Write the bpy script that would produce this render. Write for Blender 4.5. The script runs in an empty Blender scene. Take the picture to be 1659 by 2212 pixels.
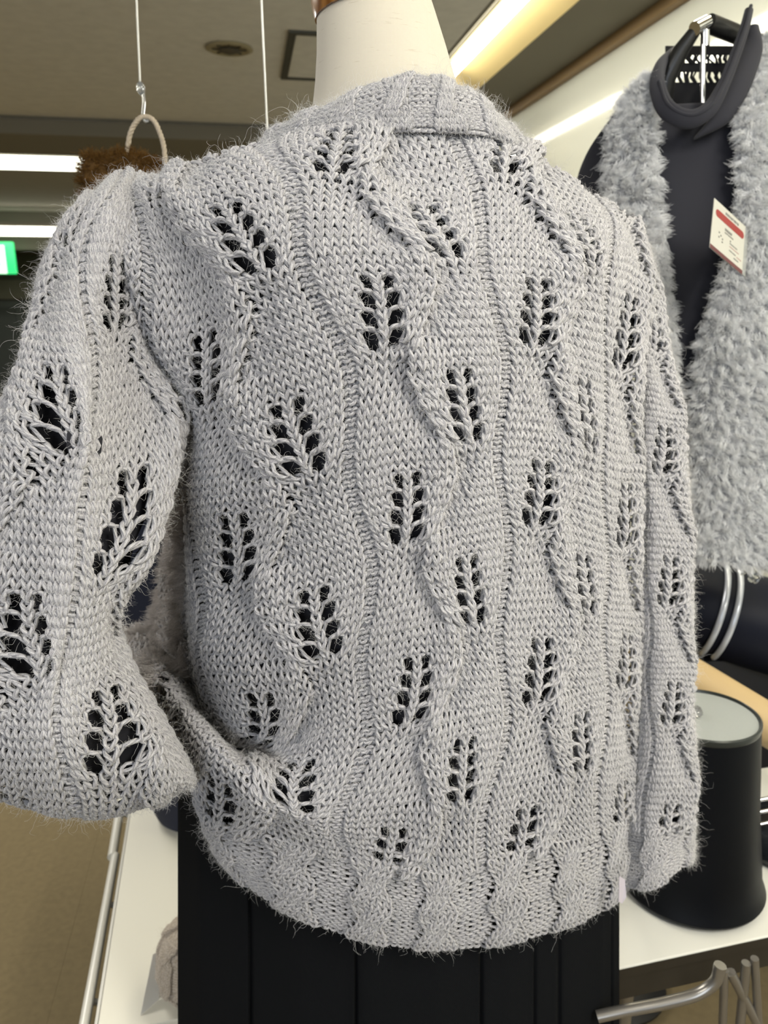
import bpy, bmesh, math, random
import numpy as np
from mathutils import Vector, Matrix

random.seed(7)
rng = np.random.default_rng(7)
PI = math.pi
SC = bpy.context.scene
COL = SC.collection

# ------------------------------------------------------------------ camera
IW, IH, FP = 1659, 2212, 1660.0           # frame and focal length in pixels
CAM = np.array([0.0, 0.0, 1.60])
TILT = math.radians(15.7)
cd = bpy.data.cameras.new('camera')
cd.sensor_fit = 'VERTICAL'
cd.sensor_height = 36.0
cd.lens = 36.0 * FP / IH
cd.clip_start = 0.02
cd.clip_end = 60
cd.dof.use_dof = True
cd.dof.focus_distance = 0.67
cd.dof.aperture_fstop = 8.5
cam = bpy.data.objects.new('camera', cd)
COL.objects.link(cam)
cam.location = CAM.tolist()
cam.rotation_euler = (PI/2 - TILT, 0, 0)
SC.camera = cam

# ------------------------------------------------------------------ exposure and world
SC.view_settings.view_transform = 'Standard'
SC.view_settings.look = 'None'
SC.view_settings.gamma = 1.0
SC.view_settings.use_curve_mapping = False
SC.view_settings.exposure = 0.0
SC.cycles.max_bounces = 5
SC.cycles.diffuse_bounces = 2
SC.cycles.glossy_bounces = 3
SC.cycles.transmission_bounces = 4
SC.cycles.caustics_reflective = False
SC.cycles.caustics_refractive = False
w = bpy.data.worlds.new('room_air')
SC.world = w
w.use_nodes = True
w.node_tree.nodes['Background'].inputs[0].default_value = (0.60, 0.66, 0.80, 1)
w.node_tree.nodes['Background'].inputs[1].default_value = 0.10

def area_light(name, loc, target, sx, sy, power, color):
    l = bpy.data.lights.new(name, 'AREA')
    l.shape = 'RECTANGLE'; l.size = sx; l.size_y = sy
    l.energy = power; l.color = color
    o = bpy.data.objects.new(name, l); COL.objects.link(o)
    o.location = loc
    d = Vector(target) - Vector(loc)
    o.rotation_euler = d.to_track_quat('-Z', 'Y').to_euler()
    return o
# ceiling strips of the hall behind the photographer, and the daylight window wall behind
area_light('ceiling_area_light', (0.9, -0.3, 2.74), (0.55, 0.25, 0.0), 0.5, 2.4, 95, (1.0, 0.97, 0.90))
area_light('ceiling_area_light', (-1.6, -0.4, 2.74), (-0.6, 0.5, 0.5), 0.4, 2.0, 40, (1.0, 0.97, 0.91))
area_light('window_daylight', (-1.2, -3.0, 1.7), (0.1, 0.8, 1.3), 2.6, 1.6, 60, (0.82, 0.90, 1.0))

tl = area_light('trough_lamp', (0.86, 2.2, 2.78), (0.86, 2.2, 0), .08, 5.6, 30, (1.0, 0.95, 0.82))
tl.rotation_euler = (0, 0, math.radians(10))
for k_, (x_, y_) in enumerate(((-2.4, 3.0), (-3.2, 5.6), (-4.2, 9.5))):  # added fill lamps without fixtures, brightening the hall ceiling by bounce
    area_light('ceiling_area_light', (x_, y_, 2.66), (x_, y_, 0), 1.4, .4, 80, (1.0, 0.97, 0.90))

# ------------------------------------------------------------------ helpers
F3 = np.array([0, math.cos(TILT), -math.sin(TILT)])
U3 = np.array([0, math.sin(TILT), math.cos(TILT)])
R3 = np.array([1.0, 0, 0])

def ray(px, py):
    return F3 + (px - IW/2)/FP*R3 + (IH/2 - py)/FP*U3
def at_y(px, py, Y):
    """the point of the room seen at (px, py) that lies Y metres in front of the camera's foot"""
    v = ray(px, py)
    return CAM + v*(Y/v[1])
def at_z(px, py, Z):
    v = ray(px, py)
    return CAM + v*((Z - CAM[2])/v[2])

def at_l(px, py, l):
    v = ray(px, py); a = math.radians(10)
    return CAM + v*(l/(v[1]*math.cos(a) - v[0]*math.sin(a)))

def tag(o, label=None, cat=None, group=None, kind=None):
    if label: o['label'] = label
    if cat: o['category'] = cat
    if group: o['group'] = group
    if kind: o['kind'] = kind
    return o
def empty(name, loc, label, cat, group=None, rz=0.0):
    o = bpy.data.objects.new(name, None); COL.objects.link(o)
    o.location = tuple(float(c) for c in loc); o.rotation_euler = (0, 0, rz)
    o.empty_display_size = 0.05
    return tag(o, label, cat, group)
def put(name, me, mat, parent=None, world=True):
    """links a mesh whose coordinates are world coordinates; as a part it is hung under its thing without moving"""
    o = bpy.data.objects.new(name, me); COL.objects.link(o)
    if mat is not None and not me.materials: me.materials.append(mat)
    if parent is not None:
        o.parent = parent
        if world:
            bpy.context.view_layer.update()
            o.matrix_parent_inverse = parent.matrix_world.inverted()
    return o
def mesh_np(name, V, Q, smooth=True):
    me = bpy.data.meshes.new(name)
    V = np.ascontiguousarray(V, dtype=np.float32).reshape(-1, 3)
    Q = np.ascontiguousarray(Q, dtype=np.int32)
    n, k = Q.shape
    me.vertices.add(len(V)); me.vertices.foreach_set('co', V.ravel())
    me.loops.add(n*k); me.loops.foreach_set('vertex_index', Q.ravel())
    me.polygons.add(n)
    me.polygons.foreach_set('loop_start', np.arange(0, n*k, k, dtype=np.int32))
    me.polygons.foreach_set('use_smooth', np.full(n, smooth))
    me.update(calc_edges=True)
    return me
def from_bm(name, bm, smooth=True):
    me = bpy.data.meshes.new(name)
    bmesh.ops.recalc_face_normals(bm, faces=bm.faces)
    bm.to_mesh(me); bm.free()
    if smooth:
        me.polygons.foreach_set('use_smooth', np.full(len(me.polygons), True))
    return me
def grid_quads(nu, nv, wrap_u=False):
    i = np.arange(nu if wrap_u else nu-1)[:, None]; j = np.arange(nv-1)[None, :]
    a = i*nv + j; b = ((i+1) % nu)*nv + j
    return np.stack([a, b, b+1, a+1], -1).reshape(-1, 4)
def tube_np(path, rad, sides=10, closed=False, caps=True):
    """a round tube along a path (n,3); rad a number or one per point"""
    P = np.asarray(path, float); n = len(P)
    rad = np.broadcast_to(np.asarray(rad, float), (n,))
    T = np.gradient(P, axis=0)
    if closed: T = np.roll(P, -1, 0) - np.roll(P, 1, 0)
    T /= np.linalg.norm(T, axis=1, keepdims=True) + 1e-12
    ref = np.array([0, 0, 1.0]) if abs(T[0][2]) < .9 else np.array([1.0, 0, 0])
    N = np.zeros_like(P); v = np.cross(T[0], ref)
    for i in range(n):
        v = v - T[i]*np.dot(v, T[i]); v /= np.linalg.norm(v) + 1e-12; N[i] = v
    B = np.cross(T, N)
    th = np.arange(sides)*2*PI/sides
    V = P[:, None] + rad[:, None, None]*(np.cos(th)[None, :, None]*N[:, None] + np.sin(th)[None, :, None]*B[:, None])
    V = V.reshape(-1, 3); faces = []
    for i in range(n if closed else n-1):
        k = (i+1) % n
        for j in range(sides):
            m = (j+1) % sides
            faces.append((i*sides+j, i*sides+m, k*sides+m, k*sides+j))
    if caps and not closed:
        faces.append(tuple(range(sides))[::-1]); faces.append(tuple((n-1)*sides + j for j in range(sides)))
    return V, faces
class MB:
    """collects simple solids into one mesh"""
    def __init__(self): self.V = []; self.F = []; self.n = 0
    def add(self, V, F):
        V = [tuple(float(c) for c in v) for v in V]
        self.V += V; self.F += [tuple(i+self.n for i in f) for f in F]; self.n += len(V); return self
    def tube(self, path, rad, sides=10, closed=False, caps=True): return self.add(*tube_np(path, rad, sides, closed, caps))
    def box(self, o, ax, ay, az):
        """box from corner o along three edge vectors"""
        o, ax, ay, az = (np.asarray(v, float) for v in (o, ax, ay, az))
        V = [o, o+ax, o+ax+ay, o+ay, o+az, o+ax+az, o+ax+ay+az, o+ay+az]
        return self.add(V, [(0,3,2,1),(4,5,6,7),(0,1,5,4),(1,2,6,5),(2,3,7,6),(3,0,4,7)])
    def lathe(self, c, prof, seg=48, axis=(0,0,1), capb=True, capt=True):
        """surface of revolution: prof = [(radius, height)...] from bottom to top"""
        c = np.asarray(c, float); a = np.array(axis, float); a /= np.linalg.norm(a)
        u = np.cross(a, (0.3, 0.9, 0.2)); u /= np.linalg.norm(u); v = np.cross(a, u)
        V = []; F = []; m = len(prof)
        for r, h in prof:
            for k in range(seg):
                t = 2*PI*k/seg
                V.append(c + a*h + r*(math.cos(t)*u + math.sin(t)*v))
        for i in range(m-1):
            for k in range(seg):
                l = (k+1) % seg
                F.append((i*seg+k, i*seg+l, (i+1)*seg+l, (i+1)*seg+k))
        if capb and prof[0][0] > 1e-6: F.append(tuple(range(seg))[::-1])
        if capt and prof[-1][0] > 1e-6: F.append(tuple((m-1)*seg+k for k in range(seg)))
        return self.add(V, F)
    def build(self, name, mat, parent=None, smooth=True, bevel=0.0):
        bm = bmesh.new()
        vs = [bm.verts.new(v) for v in self.V]
        for f in self.F:
            try: bm.faces.new([vs[i] for i in f])
            except ValueError: pass
        if bevel: bmesh.ops.bevel(bm, geom=list(bm.edges), offset=bevel, segments=2, affect='EDGES', profile=.5)
        me = from_bm(name, bm, smooth)
        o = put(name, me, mat, parent)
        if smooth:
            try:
                me.set_sharp_from_angle(angle=math.radians(40))
            except Exception: pass
        return o
def spline(ctrl, n):
    """Catmull-Rom through the control points"""
    C = np.asarray(ctrl, float); C = np.vstack([2*C[0]-C[1], C, 2*C[-1]-C[-2]])
    m = len(C) - 3; t = np.linspace(0, m - 1e-9, n); i = t.astype(int); f = (t - i)[:, None]
    p0, p1, p2, p3 = C[i], C[i+1], C[i+2], C[i+3]
    return .5*((2*p1) + (-p0+p2)*f + (2*p0-5*p1+4*p2-p3)*f**2 + (-p0+3*p1-3*p2+p3)*f**3)

# ------------------------------------------------------------------ materials
def mat_new(name):
    m = bpy.data.materials.new(name); m.use_nodes = True
    nt = m.node_tree; b = nt.nodes['Principled BSDF']
    return m, nt, b
def S(b, **k):
    for key, v in k.items():
        b.inputs[key.replace('_', ' ')].default_value = v
def N(nt, typ, **props):
    n = nt.nodes.new(typ)
    for k, v in props.items(): setattr(n, k, v)
    return n
def col(c): return (c[0], c[1], c[2], 1.0)
def plain(name, c, rough=.5, metal=0.0, noise=0.0, nscale=40.0, bump=0.0, bscale=200.0, coat=0.0, sheen=0.0, spec=None):
    m, nt, b = mat_new(name)
    S(b, Base_Color=col(c), Roughness=rough, Metallic=metal)
    if coat: S(b, Coat_Weight=coat, Coat_Roughness=.1)
    if sheen: S(b, Sheen_Weight=sheen, Sheen_Roughness=.5)
    if spec is not None: b.inputs['Specular IOR Level'].default_value = spec
    tc = N(nt, 'ShaderNodeTexCoord')
    if noise:
        t = N(nt, 'ShaderNodeTexNoise'); t.inputs['Scale'].default_value = nscale; t.inputs['Detail'].default_value = 5
        nt.links.new(tc.outputs['Object'], t.inputs['Vector'])
        mx = N(nt, 'ShaderNodeMix', data_type='RGBA')
        mx.inputs['A'].default_value = col([x*(1-noise) for x in c]); mx.inputs['B'].default_value = col([min(1, x*(1+noise)) for x in c])
        nt.links.new(t.outputs['Fac'], mx.inputs['Factor']); nt.links.new(mx.outputs['Result'], b.inputs['Base Color'])
    if bump:
        t = N(nt, 'ShaderNodeTexNoise'); t.inputs['Scale'].default_value = bscale; t.inputs['Detail'].default_value = 4
        nt.links.new(tc.outputs['Object'], t.inputs['Vector'])
        bp = N(nt, 'ShaderNodeBump'); bp.inputs['Strength'].default_value = bump; bp.inputs['Distance'].default_value = .002
        nt.links.new(t.outputs['Fac'], bp.inputs['Height']); nt.links.new(bp.outputs['Normal'], b.inputs['Normal'])
    return m
def hair_mat(name, c1, c2, rough=.9):
    m, nt, b = mat_new(name)
    S(b, Roughness=rough)
    b.inputs['Specular IOR Level'].default_value = .15
    hi = N(nt, 'ShaderNodeHairInfo')
    mx = N(nt, 'ShaderNodeMix', data_type='RGBA')
    mx.inputs['A'].default_value = col(c1); mx.inputs['B'].default_value = col(c2)
    nt.links.new(hi.outputs['Random'], mx.inputs['Factor']); nt.links.new(mx.outputs['Result'], b.inputs['Base Color'])
    return m
def hairs(name, P, rad, mat, parent, kind='stuff'):
    """P (n,k,3): n fibres of k points each, rad (k,) radii along a fibre"""
    n, k = P.shape[:2]
    hc = bpy.data.hair_curves.new(name)
    hc.add_curves([k]*n)
    hc.position_data.foreach_set('vector', np.ascontiguousarray(P, dtype=np.float32).ravel())
    at = hc.attributes.get('radius') or hc.attributes.new('radius', 'FLOAT', 'POINT')
    at.data.foreach_set('value', np.tile(np.asarray(rad, dtype=np.float32), n))
    hc.materials.append(mat)
    o = bpy.data.objects.new(name, hc); COL.objects.link(o)
    if parent is not None:
        o.parent = parent
        bpy.context.view_layer.update()
        o.matrix_parent_inverse = parent.matrix_world.inverted()
    o['kind'] = kind
    return o
def fibres(P0, Nrm, n, length, lvar, curl, k=6, lay=0.4, droop=0.0, r=rng):
    """curly fibres rooted at random picks of P0 with normals Nrm"""
    idx = r.integers(0, len(P0), n)
    p = P0[idx].copy(); nr = Nrm[idx]
    d = nr*(1-lay) + r.normal(0, 1, (n, 3))*lay*.9
    d /= np.linalg.norm(d, axis=1, keepdims=True) + 1e-9
    L = length*np.exp(r.normal(0, lvar, n))
    out = np.zeros((n, k, 3)); out[:, 0] = p
    step = (L/(k-1))[:, None]
    for i in range(1, k):
        d = d + r.normal(0, curl, (n, 3)); d[:, 2] -= droop
        d /= np.linalg.norm(d, axis=1, keepdims=True) + 1e-9
        out[:, i] = out[:, i-1] + d*step
    return out
# ------------------------------------------------------------------ the hall
YAW = math.radians(10)
LX = np.array([-math.sin(YAW), math.cos(YAW), 0]); WX = np.array([math.cos(YAW), math.sin(YAW), 0]); ZX = np.array([0, 0, 1.0])
def rm(l, w_, z): return l*LX + w_*WX + z*ZX
ZC = 2.80
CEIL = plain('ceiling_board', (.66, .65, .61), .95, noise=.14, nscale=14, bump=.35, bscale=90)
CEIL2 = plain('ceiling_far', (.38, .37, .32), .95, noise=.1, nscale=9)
BEAM = plain('bulkhead_paint', (.20, .185, .145), .9)
WALLW = plain('white_board_wall', (.78, .79, .70), .07, spec=.6)
WALLD = plain('dark_wall', (.10, .095, .072), .8)
TRIM = plain('brown_trim', (.30, .19, .075), .5)
DOORM = plain('grey_green_door', (.085, .095, .085), .6)
CARP = plain('brown_carpet', (.155, .118, .058), 1.0, noise=.22, nscale=60, bump=.6, bscale=500)
def emis(name, c, k):
    m, nt, b = mat_new(name); S(b, Base_Color=col(c), Roughness=.4, Emission_Color=col(c), Emission_Strength=k); return m
TUBE = emis('lit_tube', (1.0, .97, .84), 12.0)
TUBEL = emis('lit_tube_far', (1.0, .97, .80), 5.0)
YELP = plain('cream_reflector', (.78, .62, .30), .45)

def slab(name, l0, l1, w0, w1, z0, z1, mat, kind='structure', parent=None, bevel=0):
    o = MB().box(rm(l0, w0, z0), (l1-l0)*LX, (w1-w0)*WX, (z1-z0)*ZX).build(name, mat, parent, smooth=False, bevel=bevel)
    if kind and parent is None: o['kind'] = kind
    return o
fl = slab('floor', -4.5, 14.2, -6.5, 1.9, -.06, -.006, CARP)
for i in range(5):                                      # carpet tiles where the photograph still shows their joints
    for j in range(4):
        l0 = .70 + i*.5; w0 = -2.02 + j*.5
        me = MB().box(rm(l0+.0002, w0+.0002, -.006), .4996*LX, .4996*WX, (.006 + .0003*((i*3+j*5) % 3))*ZX)
        o = me.build('carpet_tile', [CARP, CARP, plain('brown_carpet_b', (.135, .103, .052), 1.0, noise=.22, nscale=60, bump=.6, bscale=500)][(i+j) % 3] if False else CARP, fl, smooth=False)
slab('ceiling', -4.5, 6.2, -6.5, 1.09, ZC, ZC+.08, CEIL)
slab('ceiling_right', -4.5, 14.2, 1.45, 1.9, ZC, ZC+.08, BEAM)
slab('ceiling_recess', -4.5, 14.2, 1.09, 1.45, ZC+.13, ZC+.17, BEAM)
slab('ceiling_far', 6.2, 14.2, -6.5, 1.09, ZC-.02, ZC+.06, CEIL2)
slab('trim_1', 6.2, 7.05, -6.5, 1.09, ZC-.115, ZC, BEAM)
slab('wall_right', -4.5, 14.2, 1.83, 1.93, 0, ZC-.035, WALLW)
slab('trim_2', -4.5, 14.2, 1.79, 1.84, ZC-.05, ZC-.0005, TRIM)
slab('wall_back', 14.2, 14.3, -6.5, 1.9, 0, ZC+.1, WALLD)
slab('wall_left', -4.5, 14.2, -6.6, -6.5, 0, ZC+.1, WALLD)
slab('trim_3', 12.6, 14.2, -6.5, 1.2, ZC-.55, ZC-.021, WALLD)
slab('trim_4', 14.12, 14.2, -6.5, -1.0, 1.55, 1.86, plain('pale_band', (.17, .16, .115), .8))
d1 = slab('door_1', 14.10, 14.19, -4.62, -3.62, 0, 1.52, DOORM)
slab('door_frame', 14.06, 14.20, -3.62, -3.45, 0, 1.54, plain('dark_jamb', (.05, .055, .045), .7), None, d1)
slab('door_panel', 14.07, 14.10, -4.5, -3.74, .1, 1.42, plain('grey_green_panel', (.06, .068, .06), .6), None, d1)

# fluorescent trough along the right wall
tr = empty('ceiling_trough_light', rm(1.5, 1.27, ZC), 'long fluorescent ceiling trough with glowing white tube and cream reflector above the white wall', 'light')
MB().box(rm(-4.4, 1.2, ZC+.0), 9.26*LX, .05*WX, .05*ZX).build('lamp_tube', TUBE, tr, bevel=.012)
MB().box(rm(5.06, 1.2, ZC+.0), 4.5*LX, .05*WX, .05*ZX).build('lamp_tube', TUBE, tr, bevel=.012)
MB().add([rm(-4.4, 1.245, ZC+.12), rm(9.7, 1.245, ZC+.12), rm(9.7, 1.45, ZC-.002), rm(-4.4, 1.45, ZC-.002), rm(-4.4, 1.25, ZC+.125), rm(9.7, 1.25, ZC+.125), rm(9.7, 1.452, ZC+.003), rm(-4.4, 1.452, ZC+.003)],
    [(0,1,2,3),(7,6,5,4),(0,4,5,1),(1,5,6,2),(2,6,7,3),(3,7,4,0)]).build('reflector', YELP, tr, smooth=False)
MB().box(rm(-4.4, 1.095, ZC), 14.1*LX, .012*WX, .125*ZX).build('side_panel', BEAM, tr, smooth=False)
MB().box(rm(9.7, 1.10, ZC), .03*LX, .35*WX, .128*ZX).build('end_cap', plain('white_cap', (.8, .82, .75), .5), tr, smooth=False)

# far strip lights
def strip(l, w0, w1, z, hgt, label):
    t = empty('strip_light', rm(l, (w0+w1)/2, z), label, 'light', 'strip lights across the far ceiling')
    MB().box(rm(l, w0, z), .14*LX, (w1-w0)*WX, hgt*ZX).build('lamp_tube', TUBEL, t, bevel=.02)
    MB().box(rm(l+.02, w0, z+hgt), .1*LX, (w1-w0)*WX, .05*ZX).build('housing', BEAM, t, smooth=False)
qa, qb = at_l(-60, 366, 7.75), at_l(193, 366, 7.75)
strip(7.75, qa @ WX, qb @ WX, (qb[2])+.0, .125, 'upper of the two glowing strip lights, ending beside the brown fur bag')
qa, qb = at_l(-60, 512, 12.0), at_l(330, 512, 12.0)
strip(12.0, qa @ WX, qb @ WX, qb[2], .118, 'lower glowing strip light above the green exit sign')

# exit sign
c = at_l(-8, 557, 12.3)
ex = empty('exit_sign', c - [0, 0, .2], 'glowing green and white emergency exit sign under the lower strip light', 'sign')
GREEN = emis('lit_green', (.02, .50, .14), 1.6); WHT = emis('lit_white', (.75, .95, .78), 1.3)
hw, hh = .25, .22
MB().box(c - hw*WX - hh*ZX, 2*hw*WX, .06*LX, 2*hh*ZX).build('housing', GREEN, ex, bevel=.02)
MB().box(c - hw*.55*WX - hh*.97*ZX - .004*LX, 1.3*hw*WX*.8, .006*LX, 1.75*hh*ZX).build('panel', WHT, ex, bevel=.002)
g = c - .012*LX                                          # running figure and doorway
m_ = MB(); m_.box(g - .02*WX - .16*ZX, .12*WX, .004*LX, .012*ZX)
m_.lathe(g + .02*WX + .10*ZX, [(.022, 0), (.022, .004)], 16, LX)
m_.tube([g + .015*WX + .07*ZX, g + .0*WX - .01*ZX, g + .04*WX - .06*ZX, g + .03*WX - .12*ZX], [.02, .018, .012, .009], 8)
m_.tube([g + .0*WX - .01*ZX, g - .04*WX - .05*ZX, g - .07*WX - .04*ZX], [.014, .011, .008], 8)
m_.tube([g + .015*WX + .06*ZX, g + .06*WX + .03*ZX, g + .08*WX + .05*ZX], [.011, .009, .007], 8)
m_.build('pictogram', GREEN, ex)
MB().tube([c + .05*LX + hh*ZX, c + .05*LX + (ZC-.55-c[2]+.01)*ZX], .012).build('bracket', BEAM, ex)

# fittings in the ceiling
p = at_z(495, 103, ZC)
sp = empty('ceiling_speaker', p, 'round dark rimmed fitting set in the ceiling', 'ceiling fitting')
MB().lathe(p, [(.115, 0), (.118, -.008), (.10, -.014), (.085, -.006), (.0005, -.005)], 48).build('rim', plain('speaker_rim', (.30, .26, .16), .6), sp)
m_ = MB(); m_.lathe(p - .004*ZX, [(.045, 0), (.05, -.012), (.03, -.02), (.0005, -.022)], 24)
for k in range(4):
    a = k*PI/4; dv = math.cos(a)*LX + math.sin(a)*WX
    m_.tube([p - .085*dv - .01*ZX, p + .085*dv - .01*ZX], .004, 6)
m_.build('grille', plain('speaker_grille', (.07, .06, .04), .6), sp)
def hatch(x0, y0, x1, y1, label, cat='hatch'):
    a = at_z(x0, y1, ZC - .0); l1 = a @ LX; w0 = a @ WX
    b = at_z(x1, y1, ZC); w1 = b @ WX
    l0 = at_z(x0, y0, ZC) @ LX
    h = empty('ceiling_hatch', rm((l0+l1)/2, (w0+w1)/2, ZC), label, cat, 'ceiling hatches')
    fm = plain('hatch_frame', (.05, .05, .038), .6)
    t = .035
    for q in (MB().box(rm(l0, w0, ZC-.012), t*LX, (w1-w0)*WX, .0118*ZX), MB().box(rm(l1-t, w0, ZC-.012), t*LX, (w1-w0)*WX, .0118*ZX),
              MB().box(rm(l0+t, w0, ZC-.012), (l1-l0-2*t)*LX, t*WX, .0118*ZX), MB().box(rm(l0+t, w1-t, ZC-.012), (l1-l0-2*t)*LX, t*WX, .0118*ZX)):
        q.build('frame_bar', fm, h, smooth=False)
    MB().box(rm(l0+t+.004, w0+t+.004, ZC-.006), (l1-l0-2*t-.008)*LX, (w1-w0-2*t-.008)*WX, .0058*ZX).build('panel', CEIL, h, smooth=False)
hatch(606, 63, 850, 167, 'square ceiling hatch beside the dress form neck')
# ------------------------------------------------------------------ the knitting
# One repeat of the lace is 20 stitches by 20 rows: a two stitch purl rib, a leaf on its right (rows 0-9)
# and a leaf on its left (rows 10-19). Each leaf opens with four pairs of yarn-overs beside its stem and a
# triple decrease at its outer edge, so the edge between two leaves swings to and fro.
W20 = 20
def lace_cell():
    par = {}; yo = []
    for r in range(20):
        i, mir = (r//2, False) if r < 10 else ((r-10)//2, True)
        act = (r % 2 == 0) and i < 4
        for m in range(20): par[(m, r)] = [m]
        if act:
            L = 2 + i; s0 = 2 + L                      # left stitches of the leaf, place of the stem in the old row
            rw = {}
            rw[s0] = []; rw[s0+1] = [s0]; rw[s0+2] = []
            q = s0 + 3; o = s0 + 1
            for k in range(2 + i - 1): rw[q+k] = [o+k]
            e = q + 1 + i; rw[e] = [o+1+i, o+2+i, o+3+i]
            for k, v in rw.items(): par[(k, r)] = v
            yo.append((s0, r, i)); yo.append((s0+2, r, i))
        if mir:
            f = lambda m: 1 - m
            row = {m: par[(m, r)] for m in range(20)}
            for m in range(20): par[((1-m) % 20, r)] = [(1-x) - ((1-m)//20)*20 for x in row[m]]
            yo = [((1-m) % 20, rr, i2) if rr == r else (m, rr, i2) for m, rr, i2 in yo]
    return par, yo
PAR, YO = lace_cell()
ISYO = {(m, r) for m, r, i in YO}
CHILD = {}
for (m, r), ps in PAR.items():
    for p in ps:
        k = p // 20
        CHILD[(p - 20*k, (r-1) % 20)] = (m - 20*k, )
def relax(kh=1.0, kv=.75, yolen=3.0):
    n = 400; ix = lambda m, r: (r % 20)*20 + (m % 20)
    A = np.zeros((n, n)); b = np.zeros(n); Ay = np.zeros((n, n)); by = np.zeros(n)
    def spring(A, b, p, q, L, k):                    # wants x[q]-x[p] = L
        A[p, p] += k; A[q, q] += k; A[p, q] -= k; A[q, p] -= k; b[q] += k*L; b[p] -= k*L
    for r in range(20):
        for m in range(20):
            q = m + 1; wrapx = 0 if q < 20 else 20
            rest = yolen if ((m, r) in ISYO or (q % 20, r) in ISYO) else 1.0
            # unknowns are the offsets from the lattice
            spring(A, b, ix(m, r), ix(q, r), rest - 1, kh)
            spring(Ay, by, ix(m, r), ix(q, r), 0, .35)
            for p in PAR[(m, r)]:
                spring(A, b, ix(p, r-1), ix(m, r), -(m - p), kv)
                k = 1.0
                L = math.sqrt(1 + .35*(m-p)**2) - 1
                spring(Ay, by, ix(p, r-1), ix(m, r), -L*.5, k)
    A += np.eye(n)*.02; Ay += np.eye(n)*.02
    return np.linalg.solve(A, b).reshape(20, 20), np.linalg.solve(Ay, by).reshape(20, 20)
OX, OY = relax()
def relief_cell():
    Z = np.zeros((20, 20))
    for r in range(20):
        for mm in range(20):
            for mir in (0, 1):
                rr = (r - 10*mir) % 20; m = (1-mm) % 20 if mir else mm
                wR = 5 + 2*min(4, rr//2 + 1) if rr < 10 else 13 - 2*min(4, (rr-10)//2 + 1)
                edge = 1.5 + wR
                d = edge - m
                up = 1.0 if rr <= 9 else 0.0
                if 0 < d < 5 and m > 1: Z[r, mm] += .75*up*(1 - d/5)
                if -4 < d <= 0: Z[r, mm] -= .75*(1.0 if rr <= 7 else 0)*(1 + d/4)
            if mm < 2: Z[r, mm] -= .30
    for _ in range(2):
        Z = .5*Z + .125*(np.roll(Z, 1, 0) + np.roll(Z, -1, 0) + np.roll(Z, 1, 1) + np.roll(Z, -1, 1))
    return Z - Z.mean()
RELIEF = relief_cell()

class TPS:
    """smooth surface through control points: (s, r) in stitches and rows -> room coordinates"""
    def __init__(self, C, P, lam=0.0, box=None, step=.5):
        C = np.asarray(C, float); P = np.asarray(P, float); n = len(C)
        K = self.U(C, C) + lam*np.eye(n)
        Q = np.hstack([np.ones((n, 1)), C]); M = np.zeros((n+3, n+3))
        M[:n, :n] = K; M[:n, n:] = Q; M[n:, :n] = Q.T
        self.w = np.linalg.solve(M, np.vstack([P, np.zeros((3, 3))])); self.C = C; self.n = n
        s0, s1, r0, r1 = box
        self.s0, self.r0, self.h = s0, r0, step
        gs = np.arange(s0, s1+step, step); gr = np.arange(r0, r1+step, step)
        S_, R_ = np.meshgrid(gs, gr, indexing='ij')
        G = self.ev(np.stack([S_.ravel(), R_.ravel()], 1)).reshape(len(gs), len(gr), 3)
        self.G = G
        du = np.gradient(G, axis=0); dv = np.gradient(G, axis=1)
        Nn = np.cross(du, dv); Nn /= np.linalg.norm(Nn, axis=2, keepdims=True) + 1e-12
        self.Nn = Nn; self.gs, self.gr = gs, gr
    @staticmethod
    def U(A, B):
        d2 = ((A[:, None] - B[None])**2).sum(-1)
        return d2*np.log(d2 + 1e-9)*.5
    def ev(self, X):
        return self.U(X, self.C) @ self.w[:self.n] + np.hstack([np.ones((len(X), 1)), X]) @ self.w[self.n:]
    def look(self, x, y):
        a = np.clip((x - self.s0)/self.h, 0, len(self.gs)-1.001); b = np.clip((y - self.r0)/self.h, 0, len(self.gr)-1.001)
        i = a.astype(int); j = b.astype(int); f = (a-i)[..., None]; g = (b-j)[..., None]
        def bl(G): return (G[i, j]*(1-f)*(1-g) + G[i+1, j]*f*(1-g) + G[i, j+1]*(1-f)*g + G[i+1, j+1]*f*g)
        P = bl(self.G); Nn = bl(self.Nn); Nn /= np.linalg.norm(Nn, axis=-1, keepdims=True) + 1e-12
        return P, Nn
def sway(r):                                            # the ribs swing to and fro with the leaves
    return np.interp(np.asarray(r, float) % 20, [0, 7, 10, 17, 20], [.75, -.7, -.75, .7, .75])
def soft(A, k):
    A = A.copy()
    for _ in range(k): A[:, 1:-1] = .5*A[:, 1:-1] + .25*(A[:, :-2] + A[:, 2:])
    return A
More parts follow.
